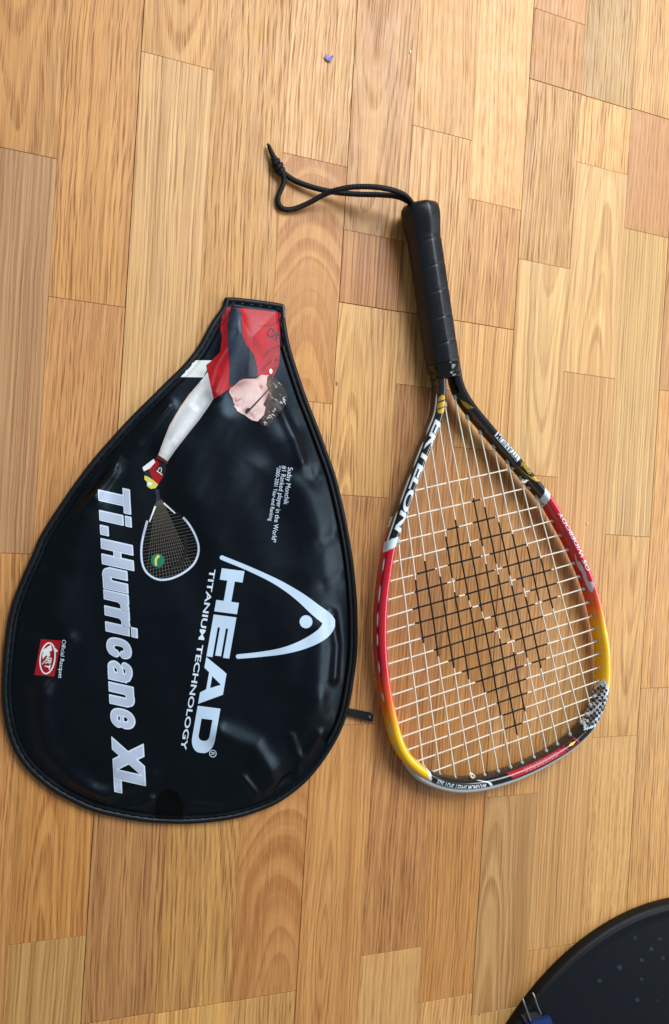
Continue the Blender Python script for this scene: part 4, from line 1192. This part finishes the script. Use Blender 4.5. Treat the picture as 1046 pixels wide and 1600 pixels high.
clip = empty('clip', tuple(at(842, 1592, 0.0127)))
tag(clip, 'blue clip with two thin metal prongs on the rim of the round pad', 'clip')
M_BLUE = simple('clip_blue', srgb(20, 46, 100), 0.4, grain=0.1)
M_DKG = simple('clip_dark', srgb(34, 32, 32), 0.55)
slab([(819, 1600), (828, 1592), (856, 1584.5), (862, 1602), (866, 1622), (826, 1634)], .0128, .0180, 'clip_body', M_BLUE, clip, .0006)
slab([(813, 1585), (841, 1578), (847, 1590), (822, 1602)], .0127, .0147, 'clip_plate', M_DKG, clip, .0003)
for p in ([(829.5, 1596), (824, 1580), (819, 1566), (817, 1559.5)], [(846, 1585), (840.5, 1572), (836, 1559), (832.6, 1551)]):
    C = np.array([at(a_[0], a_[1], z_) for a_, z_ in zip(p, (.0160, .0166, .0162, .0150))])
    V, Fc = tube(catmull(C, 24), np.linspace(.0010, .0008, 24), 8); mesh_obj('prong', V, Fc, M_METAL, clip)

# ------------------------------------------------------------------ small things on the floor
M_PETAL = simple('petal_violet', srgb(146, 128, 190), 0.6, tint=0.2)
M_CRUMB = simple('crumb_white', srgb(236, 232, 224), 0.7)
def petal(px, py, s):
    c = at(px, py, 0)
    vs, fs = [], []
    for lobe, (ax_, ln_, wd_) in enumerate(((2.25, 1.0, .55), (1.05, 1.05, .5))):
        b0 = len(vs); n = 8
        for i in range(n + 1):
            t_ = i / n
            w_ = wd_ * math.sin(math.pi * min(.97, .06 + t_ * .94)) ** .7
            for k in (-1, 0, 1):
                u_, v_ = t_ * ln_ , k * w_ * .5
                vs.append((c[0] + s * (u_ * math.cos(ax_) - v_ * math.sin(ax_)), c[1] - s * .4 + s * (u_ * math.sin(ax_) + v_ * math.cos(ax_)), .0006 + s * (.12 * abs(k) + .25 * t_ * t_) + lobe * .0003))
        for i in range(n):
            for k in (0, 1):
                q_ = b0 + i * 3 + k
                fs.append((q_, q_ + 1, q_ + 4, q_ + 3))
    o = mesh_obj('petal', vs, fs, M_PETAL)
    sm = o.modifiers.new('thick', 'SOLIDIFY'); sm.thickness = 0.0003
    return o
tag(petal(514, 93, 0.0058), 'tiny folded violet petal on the floor above the cord', 'petal')
def crumb(px, py, s, label):
    c = at(px, py, s * .5)
    bm = bmesh.new(); bmesh.ops.create_icosphere(bm, subdivisions=2, radius=s)
    rr = random.Random(px)
    for v in bm.verts:
        v.co = Vector((v.co.x * .6 + .25 * v.co.y, v.co.y * 1.3, v.co.z * .45)) * rr.uniform(.8, 1.2)
    me = bpy.data.meshes.new('crumb'); bm.to_mesh(me); bm.free(); me.materials.append(M_CRUMB)
    o = link(bpy.data.objects.new('crumb', me)); o.location = c
    tag(o, label, 'crumb')
crumb(641.5, 81, 0.0012, 'tiny white crumb on the floor near the top, right of the violet petal')
crumb(918.5, 818, 0.0011, 'tiny white crumb on the floor beside the red part of the racket frame')
